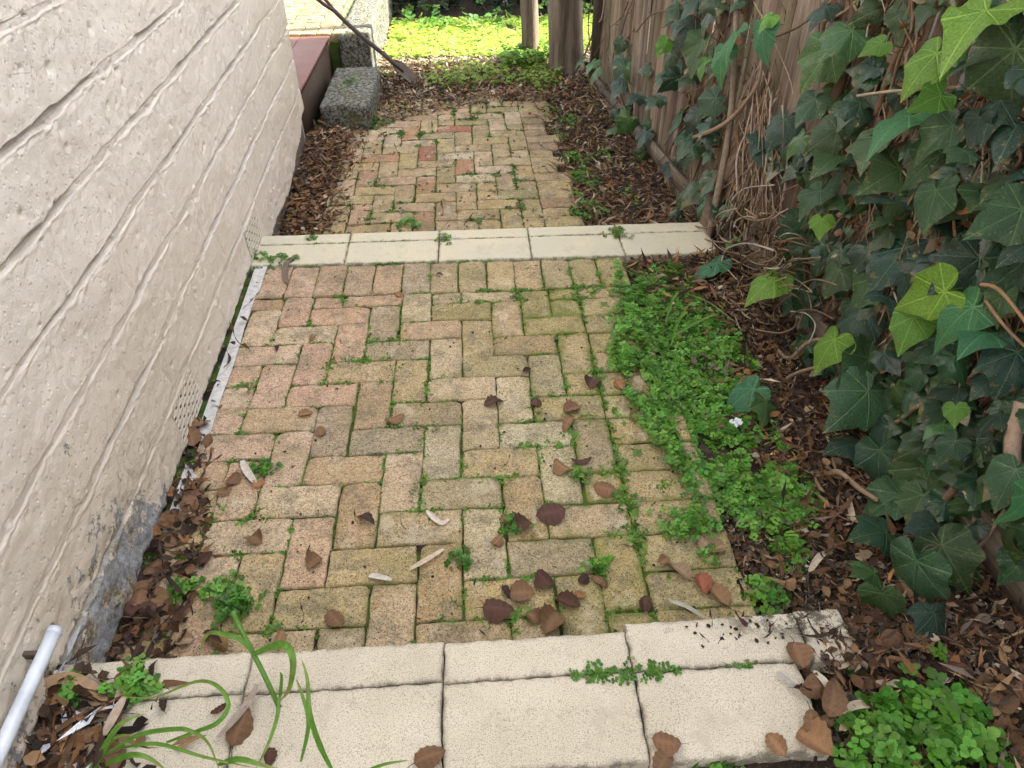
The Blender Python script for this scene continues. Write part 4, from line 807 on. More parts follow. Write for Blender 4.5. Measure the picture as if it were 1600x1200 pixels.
# ------------------------------------------------------------------ weeds
def sprig_t(n, leaf, cup=.35, stem=.6, wide=.44):
    V = []; F = []
    for k in range(n):
        a = 2*math.pi*k/n+.3*(k % 2); r0 = .12; L_ = leaf*(1 if k % 2 == 0 else .8); up = stem+.12*(k % 2)
        for (r, w_, z) in ((r0, 0, 0), (r0+L_*.28, -wide*L_, cup*.18), (r0+L_*.72, -wide*L_*.85, cup*.24), (r0+L_, 0, cup*.25), (r0+L_*.72, wide*L_*.85, cup*.24), (r0+L_*.28, wide*L_, cup*.18), (r0+L_*.5, 0, cup*.08)):
            V.append((r*math.cos(a)-w_*math.sin(a), r*math.sin(a)+w_*math.cos(a), up+z))
        b = k*7; F += [(b, b+6, b+3, b+2, b+1), (b, b+5, b+4, b+3, b+6)]
    b = len(V); V += [(-.03, 0, 0), (.03, 0, 0), (.02, 0, stem), (0, 0, stem), (-.02, 0, stem)]; F.append((b, b+1, b+2, b+3, b+4)); return np.array(V), np.array(F)
SPR = [sprig_t(5, .75), sprig_t(4, .9, .5, .5), sprig_t(6, .65, .2, .8)]; TINY = sprig_t(4, .7, .3, .25, .45)
def sprigs(name, X, Y, Z, size, tone, var=.35, lean=.25, T=None, kind='stuff', parent=None, **kw):
    parts = []; n = len(X); t = RNG.integers(0, 3, n); C = np.array(tone)*RNG.uniform(1-var, 1+var, (n, 1))*np.stack([RNG.uniform(.85, 1.35, n), np.ones(n), RNG.uniform(.8, 1.2, n)], 1)
    for k in range(3):
        m = t == k; c = int(m.sum())
        if not c: continue
        tv, tf = SPR[k] if T is None else T; parts.append(scatter_mesh('t', tv, tf, np.stack([X[m], Y[m], Z[m]], 1), rots(RNG.uniform(0, 6.3, c), RNG.normal(0, lean, c), RNG.normal(0, lean, c)), np.broadcast_to(size, n)[m]*RNG.uniform(.7, 1.25, c), C[m], jitter=.25))
    return link(name, join_meshes(name, parts), SPRIG, parent, kind=kind, **kw)
WG = (.135, .345, .05)
poly = poly_ground([(975, 408), (1060, 410), (1085, 455), (1125, 500), (1168, 555), (1182, 610), (1178, 660), (1230, 700), (1262, 770), (1248, 820), (1180, 820), (1130, 785), (1085, 750), (1040, 695), (1005, 640), (980, 590), (955, 560), (965, 500), (975, 460)], .03)
n = 24000; X = RNG.uniform(.05, .8, n); Y = RNG.uniform(-1.2, .45, n); jx = RNG.normal(0, .022, n); k = in_poly(X+jx, Y+RNG.normal(0, .022, n), poly) & (fbm(X*11, Y*11, 50) > .31); X, Y = X[k], Y[k]
Zs = np.maximum(g_height(X, Y), np.where(X < .2, 0, -.1))+.055*fbm(X*9, Y*9, 51)*RNG.random(len(X))**.5-.004
sprigs('weeds', X, Y, Zs, .0155*RNG.uniform(.55, 1.35, len(X)), WG, .5, label='thick bright green patch of low leafy weed along the right edge of the bricks', cat='weeds', lean=.35)
n = 2600; X = RNG.uniform(-.05, .55, n); Y = RNG.uniform(-1.42, .4, n); dl = .19+.24*sstep(-.4, -1.1, Y); k = (np.abs(X-dl) < .12) & (fbm(X*13, Y*13, 55) > .55); X, Y = X[k], Y[k]
sprigs('weeds', X, Y, np.maximum(g_height(X, Y), np.where(X < .2, -.004, -.1)), .013, (.11, .30, .035), label='loose small weeds straying from the green patch onto the bricks', cat='weeds', T=TINY)
def joint_weeds(name, spots, label, thr, size, n_each, tone, par=None):
    A = np.array(spots); d_ = fbm(A[:, 0]*5, A[:, 1]*5, 60)*.75+fbm(A[:, 0]*17, A[:, 1]*17, 61)*.45; bias = thr(A[:, 0], A[:, 1]); k = d_ > bias; A = A[k]; ex = d_[k]-bias[k]
    A = np.repeat(A, n_each, 0); ex = np.repeat(ex, n_each); m = len(A); X = A[:, 0]+RNG.normal(0, .004+.012*np.clip(ex*3, 0, 1), m); Y = A[:, 1]+RNG.normal(0, .004+.012*np.clip(ex*3, 0, 1), m)
    return sprigs(name, X, Y, A[:, 2], size*(1+np.clip(ex*4, 0, .9)), tone, T=TINY, label=label, cat='weeds', lean=.4)
def thr_mid(x, y): return .58-.09*sstep(-.6, -1.2, x)*sstep(-.4, -.8, y)-.07*sstep(-.3, .1, x)-.04*sstep(-.3, -.9, y)-.10*np.exp(-((x+1.05)/.25)**2-((y-.2)/.06)**2)
joint_weeds('joint_weeds', joints, 'tiny weeds and moss growing in the herringbone joints', thr_mid, .0085, 3, (.12, .28, .035))
joint_weeds('joint_weeds', jl, 'tiny weeds in the joints of the lower paving', lambda x, y: .61+0*x, .011, 3, (.10, .22, .035))
seam = []
for k in range(500):
    x = random.uniform(-1.25, .25); seam.append((x, -1.544+random.gauss(0, .003), .168, 1)); seam.append((random.uniform(-1.35, .6), .638, .0, 1)); seam.append((random.uniform(-1.35, .2), .440, .0, 1)); seam.append((random.uniform(-.9, .3), -1.725, .12, 1))
joint_weeds('joint_weeds', seam, 'small weeds along the seams of the cream steps', lambda x, y: .66+0*x, .008, 1, (.09, .24, .03))
def clump(u, v, z, wpx, n, size, label, tone=WG, h=.03, T=None):
    P = at_z(u, v, z); 
    if z < -.1 or P.x > .28: P = Vector((P.x, P.y, surf(P.x, P.y)))
    r = px_size(P, wpx)/2; a = RNG.uniform(0, 6.3, n); q = r*RNG.random(n)**.75*(1+.35*np.sin(a*3+u)+.2*np.sin(a*5+v))*1.1; X = q*np.cos(a); Y = q*np.sin(a); Z = h*np.clip(1-(q/r)**2, 0, 1)*RNG.random(n)
    sprigs('weed_clump', X, Y, Z, size, tone, kind=None, label=label, cat='weed', group='weed clumps', T=T, loc=P, lean=.4, var=.5)
clump(892, 185, -.21, 34, 150, .016, 'round green weed clump furthest along the right side of the lower path')
clump(896, 242, -.21, 46, 300, .016, 'bright green weed clump in the middle of the fence-side litter')
clump(908, 272, -.21, 48, 260, .016, 'green weed clump just this side of the bright one')
clump(920, 318, -.21, 54, 110, .014, 'sparse weed clump nearest the far step, in the litter')
clump(638, 352, -.21, 32, 60, .014, 'leafy weed in a brick joint just beyond the far step')
clump(410, 735, 0, 40, 80, .009, 'dense clover-like weed filling a corner joint near the gum leaf', (.08, .24, .025), .012)
clump(372, 955, 0, 70, 60, .017, 'broad-leaved weed behind the nearest step by the grass', (.08, .24, .03), .03)
clump(290, 925, 0, 40, 50, .014, 'small weed between brown leaves at the wall side')
clump(345, 925, 0, 60, 60, .013, 'loose weed row in the joint left of the red leaf')
clump(720, 875, 0, 40, 50, .010, 'upright weed at a joint crossing below the pale strip', (.085, .25, .03), .02)
clump(800, 825, 0, 44, 60, .010, 'bushy weed beside purplish leaves on the path', (.08, .24, .025), .02)
clump(905, 745, 0, 36, 34, .010, 'weed under two dry leaves on the bricks')
clump(935, 890, 0, 36, 50, .012, 'weed beside the curled brown leaf')
clump(1200, 930, .0, 80, 110, .020, 'leafy weed in the litter behind the nearest step', WG, .04)
clump(1240, 860, .0, 60, 70, .020, 'green weed below the chickweed patch', WG, .04)
clump(1080, 825, .0, 90, 150, .014, 'weed spread over the ragged brick edge', WG, .03)
clump(1300, 1035, .10, 90, 60, .026, 'leafy green weed right beside the broken step end', (.085, .25, .03), .04)
clump(1450, 1178, .10, 220, 210, .026, 'large patch of round-leaved weeds in the bottom right litter', (.10, .30, .035), .07)
clump(1360, 1190, .10, 120, 90, .024, 'smaller round-leaved weeds joining the bottom right patch', (.10, .28, .035), .06)
clump(1120, 1190, .13, 130, 60, .018, 'low weeds along the front of the nearest step', (.09, .25, .03), .02)
clump(715, 1180, .13, 50, 16, .016, 'tiny weed at the front edge of the middle slab')
clump(210, 1078, .16, 70, 60, .017, 'weed growing through the litter at the left end of the nearest step', WG, .03)
clump(115, 1085, .17, 36, 30, .018, 'small weed under the curved gum leaf')
clump(175, 1085, .17, 20, 10, .016, 'little sprout beside the wall litter')
clump(965, 368, .0, 34, 34, .017, 'yellowish weed on the far cream step', (.14, .30, .04), .03)
clump(690, 376, .0, 30, 26, .013, 'tiny weed at the seam of the far step', (.12, .28, .04), .02)
clump(440, 410, .0, 40, 36, .014, 'weed beside the curved stick at the far step', (.12, .28, .04), .03)
clump(405, 405, .0, 30, 34, .013, 'weed at the wall end of the far step', (.12, .28, .04), .03)
clump(485, 375, .0, 16, 12, .014, 'single sprout on the far cream step', (.12, .28, .04), .02)
clump(487, 192, -.21, 30, 40, .018, 'weed in the gap between the porch step and the concrete block', (.08, .2, .03), .05)
clump(585, 195, -.21, 36, 120, .016, 'weeds at the foot of the concrete block', (.08, .2, .03), .05)
clump(548, 130, -.05, 24, 40, .014, 'small weed on top of the concrete block', (.12, .25, .04), .02)
clump(600, 118, -.21, 34, 18, .03, 'leafy weed between the block and the spade', (.07, .2, .04), .05)
n = 1500; X = RNG.uniform(.10, .50, n); Y = RNG.uniform(.8, 3.0, n); k = fbm(X*9, Y*5, 58) > .60; X, Y = X[k], Y[k]
sprigs('weeds', X, Y, g_height(X, Y)+.01+.03*RNG.random(len(X)), .013, WG, label='scattered fine green weeds in the litter beside the lower path', cat='weeds')
# shaded weed strip and sunlit growth
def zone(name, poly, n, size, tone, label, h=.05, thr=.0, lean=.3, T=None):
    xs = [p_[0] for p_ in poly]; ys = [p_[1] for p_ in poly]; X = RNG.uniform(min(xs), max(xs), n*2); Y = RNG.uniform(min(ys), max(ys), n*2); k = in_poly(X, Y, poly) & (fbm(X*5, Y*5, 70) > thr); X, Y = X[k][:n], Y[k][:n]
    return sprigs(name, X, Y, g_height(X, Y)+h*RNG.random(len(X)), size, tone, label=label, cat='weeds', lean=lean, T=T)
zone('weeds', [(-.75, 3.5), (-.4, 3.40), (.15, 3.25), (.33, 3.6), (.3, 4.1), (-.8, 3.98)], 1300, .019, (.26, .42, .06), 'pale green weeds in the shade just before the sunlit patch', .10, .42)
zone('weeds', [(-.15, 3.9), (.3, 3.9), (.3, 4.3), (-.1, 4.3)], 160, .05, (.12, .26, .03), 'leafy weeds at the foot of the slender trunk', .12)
zone('weeds', [(-1.15, 4.32), (.8, 4.25), (.9, 5.6), (-1.15, 5.6)], 12000, .020, (.50, .76, .13), 'yellow-green weeds growing in the sunlit patch', .055, .30, .15)  # leaf colour lifted past real foliage to carry the sun's glare
zone('weeds', [(-1.1, 5.1), (.9, 5.0), (1.2, 5.9), (-1.1, 5.9)], 90, .06, (.14, .32, .06), 'broad leaves at the back edge of the sunlit patch', .12, .3, .5)
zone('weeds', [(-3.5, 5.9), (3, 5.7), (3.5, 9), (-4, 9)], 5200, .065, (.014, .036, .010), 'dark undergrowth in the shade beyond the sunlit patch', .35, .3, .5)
def shrub(loc, r, n, label, tone):
    d_ = RNG.normal(size=(n, 3)); d_ /= np.linalg.norm(d_, axis=1)[:, None]; Pn = d_*(RNG.random((n, 1))**.35)*np.array(r)+np.array([0, 0, r[2]*.95]); k = fbm(Pn[:, 0]*2.5+9, Pn[:, 1]*2.5+Pn[:, 2]*2, 80) > .36; Pn = Pn[k]; n = len(Pn)
    o = empty('shrub', loc, label, 'shrub', 'shrubs at the back'); link('foliage', scatter_mesh('foliage', LEAFQ, LEAFQF, Pn, rots(RNG.uniform(0, 6.3, n), RNG.normal(0, .7, n), RNG.normal(0, .7, n)), RNG.uniform(.08, .15, n), np.array(tone)*RNG.uniform(.6, 1.4, (n, 1))), SPRIG, o)
    for k in range(4):
        ac = Acc(); a = k*1.6; ac.add(*tube_geo([(0.05*math.cos(a), .05*math.sin(a), -.05), (r[0]*.3*math.cos(a), r[1]*.3*math.sin(a), r[2]*.6), (r[0]*.5*math.cos(a), r[1]*.5*math.sin(a), r[2]*1.2)], [.03, .02, .01], 6)); link('stem', ac.mesh('stem', True), BARK, o)
shrub((2.05, 6.75, -.2), (.9, 1.25, 1.6), 11000, 'tall dark shrub added right of the sunlit patch to shade the ground behind', (.04, .09, .025))  # both right-hand shrubs added to cut the sun beyond the patch
shrub((1.9, 8.8, -.2), (1.2, 1.3, 1.7), 9000, 'big dark shrub added furthest back on the right for its shade', (.04, .09, .025))
shrub((-1.0, 8.2, -.2), (1.1, .8, .9), 3000, 'dark green shrub at the back on the left', (.045, .11, .03))
# ------------------------------------------------------------------ grass plant bottom left
gp0 = at_z(300, 1198, .15); grass = empty('grass_plant', gp0, 'long-bladed green grass arching over the nearest step', 'grass')
def blade(pts, wpx, hts, tone=(.13, .30, .04), taper=.6, par=None, name='blade'):
    par = par or grass; o_ = par.location; P = [at_z(u, v, .17+h_)-o_ for (u, v), h_ in zip(pts, hts)]; ps = smooth_path(P, 5); n = len(ps); w0 = px_size(at_z(*pts[0], .2), wpx)*.34
    tt = np.repeat(np.arange(n)/(n-1), 3)[:, None]; cc = np.array(tone)*(1-tt**4)+np.array((.42, .36, .13))*tt**4; cc = cc*(.8+.4*RNG.random((len(cc), 1)))
    ac = Acc(); ac.add(*ribbon_geo(ps, [w0*(1-(i/(n-1))**3*.95)*min(1, .45+2.2*i/(n-1)) for i in range(n)], .45, (.3, -.5, .8)), cc); return link(name, ac.mesh(name, True), GRASS, par)
blade([(143, 1210), (165, 1165), (190, 1130), (228, 1115)], 15, [.0, .04, .07, .07])
blade([(160, 1182), (215, 1149), (272, 1139), (300, 1143), (326, 1162), (345, 1210)], 11, [.02, .06, .09, .09, .06, .02])
blade([(187, 1169), (246, 1162), (320, 1183), (400, 1200)], 9, [.03, .06, .05, .02])
blade([(260, 1160), (306, 1143), (340, 1129), (357, 1101), (340, 1072), (306, 1065), (241, 1089), (184, 1088)], 11, [.03, .05, .07, .08, .08, .07, .04, .03])
blade([(165, 1195), (200, 1180), (230, 1183), (262, 1205)], 14, [.02, .05, .05, .02])
blade([(340, 1195), (370, 1186), (400, 1192), (440, 1204)], 14, [.02, .05, .05, .03])
blade([(130, 1215), (160, 1175), (185, 1150), (215, 1150)], 9, [.0, .03, .05, .06])
gp1 = at_z(436, 1105, .165); g2_ = empty('grass_plant', gp1, 'tall grass shoot with folded blades rising from the slab joint', 'grass')
def st(pts, rpx, hts, par):
    P = [at_z(u, v, .17+h_)-par.location for (u, v), h_ in zip(pts, hts)]; ac = Acc(); ps = smooth_path(P, 4); ac.add(*tube_geo([tuple(v) for v in ps], px_size(at_z(*pts[0], .2), rpx)/2, 7), (.18, .36, .07)); link('stalk', ac.mesh('stalk', True), GRASS, par)
st([(436, 1105), (418, 1065), (398, 1025), (372, 975), (364, 955)], 8, [.0, .06, .10, .14, .16], g2_)
blade([(400, 1026), (380, 1002), (355, 992), (325, 990), (312, 1020)], 12, [.10, .13, .14, .12, .08], par=g2_)
blade([(393, 1024), (425, 1010), (448, 1010), (458, 1035), (452, 1075), (438, 1095)], 17, [.10, .14, .16, .15, .10, .06], par=g2_)
blade([(436, 1090), (433, 1120), (420, 1160), (398, 1205)], 9, [.06, .06, .05, .02], par=g2_)
blade([(436, 1100), (440, 1060), (437, 1050)], 8, [.02, .08, .10], par=g2_)
blade([(520, 1205), (500, 1165), (484, 1115), (480, 1060), (471, 1030)], 13, [.0, .06, .12, .16, .17], par=g2_)
blade([(470, 1190), (482, 1130), (470, 1080), (462, 1060)], 10, [.0, .06, .09, .10], par=g2_)
blade([(560, 1210), (600, 1194), (640, 1188)], 8, [.0, .04, .05], par=g2_)
gp2 = at_z(1075, 480, .0); g3 = empty('grass_plant', gp2, 'small grass tuft at the top of the chickweed patch', 'grass')
for pts in ([(1048, 540), (1058, 505), (1080, 470)], [(1075, 460), (1110, 475), (1150, 505)], [(1040, 500), (1050, 470), (1060, 455)], [(1045, 530), (1085, 505), (1120, 490)]): blade(pts, 8, [-.12, -.08, -.06], (.14, .32, .05), par=g3)
# ------------------------------------------------------------------ ivy
def ivy_geo(young, tone, seed):
    r_ = random.Random(seed); lob = r_.uniform(.35, 1.) if not young else r_.uniform(.0, .35)
    ctl = [(0, 1.02), (11, .80), (24, .70-.06*lob), (36, .66-.05*lob), (47, .69+.04*lob), (58, .63-.02*lob), (72, .56-.05*lob), (84, .53), (95, .54+.03*lob), (110, .50), (130, .44), (150, .33), (166, .20), (180, .05)]
    th = np.radians(np.linspace(0, 180, 29)); ca = np.radians([c[0] for c in ctl]); cr = np.array([c[1] for c in ctl])
    def side():
        rr_ = cr*np.array([1]+[r_.uniform(.965, 1.035) for _ in cr[1:-1]]+[1]); rr_ = rr_*(1+(-.20+.10*r_.random())*np.exp(-((np.degrees(ca)-55)/30)**2)) if young else rr_; return np.interp(th, ca, rr_)
    rR, rL = side(), side(); rL[0] = rR[0]; rL[-1] = rR[-1]
    ang = np.concatenate([th, -th[-2:0:-1]]); rad_ = np.concatenate([rR, rL[-2:0:-1]]); rad_ = rad_*(1+(.004 if young else .008)*np.sin(ang*17+seed)); K = len(ang)
    V = [(0, 0, 0)]; A = [0.]; L = [(0, 0)]; cup = r_.uniform(-.3, .7); drp = r_.uniform(.1, .75); wv = r_.uniform(0, 6); amp = r_.uniform(.03, .09); vs = math.radians(47)
    for s_ in (.16, .34, .52, .70, .86, 1.):
        for a_, q in zip(ang, rad_):
            x, y = math.sin(a_)*q*s_, math.cos(a_)*q*s_; r = q*s_; dl = abs(((a_+vs/2) % vs)-vs/2)/(vs/2)
            z = -drp*y*abs(y)*.8-cup*x*x*1.2+.05*r*dl*(1-.4*s_)+amp*s_*s_*math.sin(a_*4+wv)+.02*s_**3*math.sin(a_*9+wv*2)
            V.append((x, y, z)); A.append(0.); L.append((x, y))
    F = [(0, 1+(i+1) % K, 1+i) for i in range(K)]
    for r in range(5): F += [(1+r*K+i, 1+r*K+(i+1) % K, 1+(r+1)*K+(i+1) % K, 1+(r+1)*K+i) for i in range(K)]
    c = np.tile(np.array(tone, float), (len(V), 1)); return np.array(V), F, c, np.array(L)
def ivy_mesh(young, tone, seed):
    V, F, c, L = ivy_geo(young, tone, seed); me = raw_mesh('leaf', V, F, c, {'lx': L[:, 0], 'ly': L[:, 1]}, True); me.materials.append(IVYB if young else IVY); return me
DK = [ivy_mesh(False, t, i) for i, t in enumerate(2*[(.018, .075, .032), (.026, .092, .028), (.016, .058, .038), (.036, .105, .032), (.042, .088, .026), (.018, .076, .056), (.013, .045, .026), (.052, .120, .034)])]
MD = [ivy_mesh(False, t, 120+i) for i, t in enumerate([(.05, .145, .035), (.042, .12, .05), (.06, .15, .032)])]
TL = [ivy_mesh(True, t, 30+i) for i, t in enumerate([(.075, .27, .13), (.09, .31, .12)])]
BR = [ivy_mesh(True, t, 40+i) for i, t in enumerate([(.21, .42, .045), (.17, .38, .05), (.26, .48, .05), (.13, .33, .045)])]
ivo = Vector((.8, 0, -.1)); ivy = empty('climbing_ivy', ivo, 'dense dark green climbing ivy with bright young leaves covering the fence', 'ivy')
petioles = []
def put_ivy(u, v, wpx, typ, ang=None, out=None, tilt=None):
    out = out if out is not None else {'D': random.uniform(.04, .12), 'M': random.uniform(.10, .16), 'T': .15, 'B': .17}[typ]
    if v > 545: out += .05
    P = at_fence(u, v, out)
    g = gh(P.x, P.y)+.03
    if P.z < g: P = at_z(u, v, g+.04)
    ln = px_size(P, wpx)*1.12; a = rad(ang if ang is not None else random.gauss(228, 32)); t = CR*math.cos(a)+CU*math.sin(a)
    tc = (CAM0-P).normalized(); n = tc*(.22 if typ != 'B' else .40)+Vector((-.42, -.12, .80))*.85+Vector((random.gauss(0, .34), random.gauss(0, .34), random.gauss(0, .34)))
    R = frame(n, t); me = random.choice({'D': DK, 'M': MD, 'T': TL, 'B': BR}[typ]); t_ = Vector((R[0][1], R[1][1], R[2][1]))
    o = bpy.data.objects.new('leaf', me); COL.objects.link(o); o.parent = ivy; s_ = ln*.76; base = P-t_*s_*.38
    Mx = R.to_4x4(); Mx.translation = base-ivo; o.matrix_local = Mx @ Matrix.Diagonal((s_*1.02, s_, s_, 1))
    if typ in 'BT': o['label'] = {'B': 'bright lime young leaf', 'T': 'smooth teal-green young leaf'}[typ]
    petioles.append((base, R, s_, typ)); return o
LV = [(1515, 35, 125, 'B', 230), (1440, 108, 90, 'B', 215), (1452, 157, 66, 'B', 205), (1364, 74, 44, 'B', 200), (1312, 62, 75, 'M', 215), (1278, 100, 85, 'M', 225), (1238, 228, 46, 'M', 190), (1395, 190, 90, 'T', 215), (1500, 238, 56, 'M', 225), (1480, 95, 40, 'M', 210),
 (1375, 12, 85, 'D', 200), (1408, 34, 60, 'D', 240), (1446, 20, 52, 'D', 210), (1280, 20, 52, 'D', 235), (1565, 40, 130, 'D', 215), (1532, 85, 100, 'D', 195), (1575, 130, 150, 'D', 225), (1590, 190, 120, 'D', 240), (1548, 180, 80, 'D', 230), (1307, 152, 56, 'D', 220), (1322, 178, 46, 'D', 235), (1262, 172, 60, 'D', 225), (1214, 203, 62, 'D', 225), (1192, 222, 60, 'D', 235), (1203, 250, 56, 'D', 250), (1288, 215, 66, 'D', 210), (1295, 252, 72, 'D', 225), (1342, 200, 50, 'D', 215), (1358, 232, 78, 'D', 250), (1464, 212, 80, 'D', 200), (1448, 255, 84, 'D', 205), (1575, 235, 84, 'D', 200), (1525, 205, 60, 'D', 220), (1385, 275, 90, 'D', 210), (1560, 285, 70, 'D', 225),
 (1400, 308, 120, 'D', 215), (1455, 325, 88, 'D', 250), (1492, 318, 70, 'D', 220), (1538, 310, 90, 'D', 230), (1562, 345, 100, 'D', 200), (1600, 382, 84, 'D', 210), (1240, 357, 64, 'D', 215), (1283, 352, 44, 'B', 265), (1303, 350, 56, 'D', 245), (1350, 300, 62, 'D', 230), (1266, 310, 60, 'D', 220), (1275, 282, 52, 'D', 230), (1308, 288, 54, 'D', 245), (1385, 345, 56, 'D', 200), (1376, 370, 52, 'D', 195), (1392, 412, 98, 'D', 215), (1352, 455, 84, 'D', 205), (1416, 447, 60, 'D', 225), (1395, 472, 72, 'D', 250), (1276, 393, 44, 'D', 225), (1306, 405, 50, 'D', 240), (1302, 437, 56, 'D', 235), (1500, 425, 104, 'D', 215), (1337, 508, 78, 'D', 235), (1440, 465, 100, 'B', 190), (1490, 498, 96, 'T', 190), (1530, 522, 96, 'T', 240), (1418, 518, 76, 'B', 245), (1248, 468, 44, 'D', 225), (1232, 480, 34, 'D', 230), (1580, 425, 100, 'D', 225), (1438, 532, 110, 'D', 210), (1578, 580, 96, 'D', 250), (1191, 447, 72, 'B', 215), (1210, 500, 50, 'D', 225), (1196, 520, 44, 'D', 210), (1256, 500, 36, 'D', 230),
 (1288, 550, 74, 'B', 215), (1340, 578, 92, 'D', 215), (1335, 635, 104, 'M', 225), (1197, 642, 54, 'M', 240), (1156, 620, 72, 'T', 205), (1262, 607, 42, 'D', 215), (1275, 575, 44, 'D', 230), (1270, 630, 32, 'D', 200), (1325, 692, 78, 'D', 215), (1380, 683, 58, 'D', 260), (1372, 728, 76, 'D', 265), (1430, 702, 66, 'D', 205), (1480, 702, 54, 'D', 220), (1478, 613, 66, 'D', 200), (1452, 628, 46, 'D', 230), (1470, 648, 52, 'D', 250), (1492, 648, 42, 'B', 270), (1507, 667, 46, 'D', 220), (1545, 655, 60, 'D', 225), (1460, 668, 46, 'M', 220), (1425, 755, 96, 'D', 215), (1572, 757, 84, 'M', 235), (1382, 782, 84, 'D', 200), (1432, 792, 70, 'D', 250), (1600, 792, 70, 'T', 230),
 (1368, 832, 84, 'D', 200), (1462, 842, 84, 'D', 230), (1355, 895, 58, 'M', 200), (1425, 908, 108, 'M', 240), (1490, 882, 100, 'D', 300), (1380, 948, 72, 'D', 265), (1466, 982, 72, 'D', 265), (1412, 842, 46, 'D', 240), (1345, 862, 44, 'D', 215), (1585, 890, 60, 'D', 230), (1590, 1110, 50, 'D', 230), (1560, 480, 60, 'D', 235), (1540, 600, 60, 'D', 210), (1590, 640, 50, 'D', 235),
 (1137, 63, 56, 'T', 265), (1189, 66, 62, 'T', 250), (1124, 97, 54, 'T', 245), (1098, 108, 34, 'B', 220), (1196, 36, 34, 'B', 220), (1080, 10, 48, 'D', 220), (1103, 28, 46, 'D', 215), (1110, 4, 40, 'D', 200), (1050, 20, 36, 'D', 220), (1062, 36, 40, 'D', 235), (1088, 85, 66, 'D', 225), (1078, 55, 56, 'D', 220), (1035, 74, 34, 'B', 235), (1042, 95, 36, 'D', 225), (1036, 118, 36, 'D', 230), (1047, 132, 42, 'D', 240), (1072, 122, 42, 'D', 245), (966, 73, 26, 'D', 225), (967, 105, 36, 'D', 240), (976, 118, 34, 'D', 235), (965, 135, 42, 'D', 225), (990, 155, 34, 'D', 220), (1020, 160, 36, 'D', 225), (974, 198, 40, 'M', 235), (955, 203, 26, 'M', 215), (968, 228, 30, 'D', 220), (957, 181, 26, 'D', 225), (1003, 217, 34, 'D', 235), (1052, 196, 56, 'D', 225), (1072, 228, 50, 'D', 235), (1082, 192, 42, 'D', 230), (1102, 200, 40, 'D', 240), (1108, 215, 32, 'D', 255), (1105, 165, 52, 'D', 210), (922, 102, 28, 'M', 235), (925, 120, 30, 'M', 215), (903, 95, 22, 'M', 220), (998, 244, 30, 'D', 220), (1075, 240, 46, 'D', 245),
 (1080, 302, 46, 'D', 225), (1107, 290, 42, 'D', 215), (1062, 312, 36, 'D', 215), (1098, 330, 42, 'D', 235), (1122, 325, 34, 'D', 230), (1132, 330, 34, 'D', 215), (1073, 352, 42, 'D', 205), (1055, 338, 26, 'D', 225), (1100, 278, 34, 'D', 225), (1103, 418, 62, 'T', 215), (1140, 380, 26, 'B', 205), (1152, 685, 30, 'D', 230), (832, 93, 16, 'M', 230), (1010, 705, 48, 'D', 200)]
LV.sort(key=lambda q: -q[2]); GROUNDED = {(1103, 418), (1191, 447), (1156, 620), (1197, 642), (1010, 705)}
parts_n = 0; rest = []
for q in LV:
    if parts_n < 96 or q[3] in 'BT' and parts_n < 100: put_ivy(q[0], q[1], q[2], q[3], q[4], .24 if (q[0], q[1]) in GROUNDED else None); parts_n += 1
    else: rest.append(q)
# the remaining leaves as one mass
def ivy_mass(items, fill):
    Vs = {False: Acc(), True: Acc()}; LL = {False: [], True: []}
    pre = {}
    for young in (False, True):
        for s_ in range(5): pre[(young, s_)] = ivy_geo(young, (1, 1, 1), 100+s_)
    for (u, v, wpx, typ, ang, out) in items+fill:
        P = at_fence(u, v, out)
        if P.z < gh(P.x, P.y)+.02: continue
        ln = px_size(P, wpx); a = rad(ang); t = CR*math.cos(a)+CU*math.sin(a); n = (CAM0-P).normalized()*.25+Vector((-.42, -.12, .80))*.8+Vector((random.gauss(0, .3), random.gauss(0, .3), random.gauss(0, .3)))
        R = npf(frame(n, t)); young = typ in 'BT'; V, F, c, A = pre[(young, random.randrange(5))]; tn = {'D': random.choice([(.016, .06, .026), (.024, .072, .022), (.013, .045, .028), (.036, .075, .02)]), 'M': (.055, .14, .035), 'T': (.045, .17, .08), 'B': (.15, .33, .04)}[typ]
        tn = vary3(tn); W_ = (V*ln*.84) @ R.T+np.array(P)-np.array(ivo)-R[:, 1]*ln*.35; Vs[young].add(W_, F, tn); LL[young].append(A)
    for young, ac in Vs.items():
        if ac.n: Lx = np.concatenate(LL[young]); link('leaves', raw_mesh('leaves', np.concatenate(ac.V), ac.F, np.concatenate(ac.C), {'lx': Lx[:, 0], 'ly': Lx[:, 1]}, True), IVYB if young else IVY, ivy, kind='stuff')
def vary3(c): k_ = random.uniform(.75, 1.3); return tuple(x*k_*random.uniform(.93, 1.07) for x in c)
items = [(q[0], q[1], q[2], q[3], q[4], .09 if q[3] == 'D' else .15) for q in rest]; fill = []
FILLP = [([(1385, 0), (1640, 0), (1640, 560), (1600, 800), (1480, 990), (1360, 960), (1330, 850), (1300, 640), (1240, 560), (1200, 440), (1220, 330), (1190, 260), (1240, 190), (1330, 140)], 230, (30, 66)), ([(1340, 560), (1640, 600), (1640, 900), (1500, 1010), (1400, 1000), (1345, 900), (1300, 700)], 46, (36, 66)), ([(1040, 0), (1165, 0), (1140, 130), (1050, 145)], 8, (26, 40)), ([(945, 60), (985, 90), (1110, 150), (1130, 345), (1070, 365), (1000, 270), (950, 240)], 18, (22, 36)), ([(1625, -300), (2150, -300), (2150, 900), (1640, 900)], 150, (60, 100)), ([(1330, -260), (1640, -260), (1640, -20), (1330, -20)], 60, (45, 80)), ([(1040, -200), (1180, -200), (1180, -20), (1040, -20)], 30, (30, 50))]
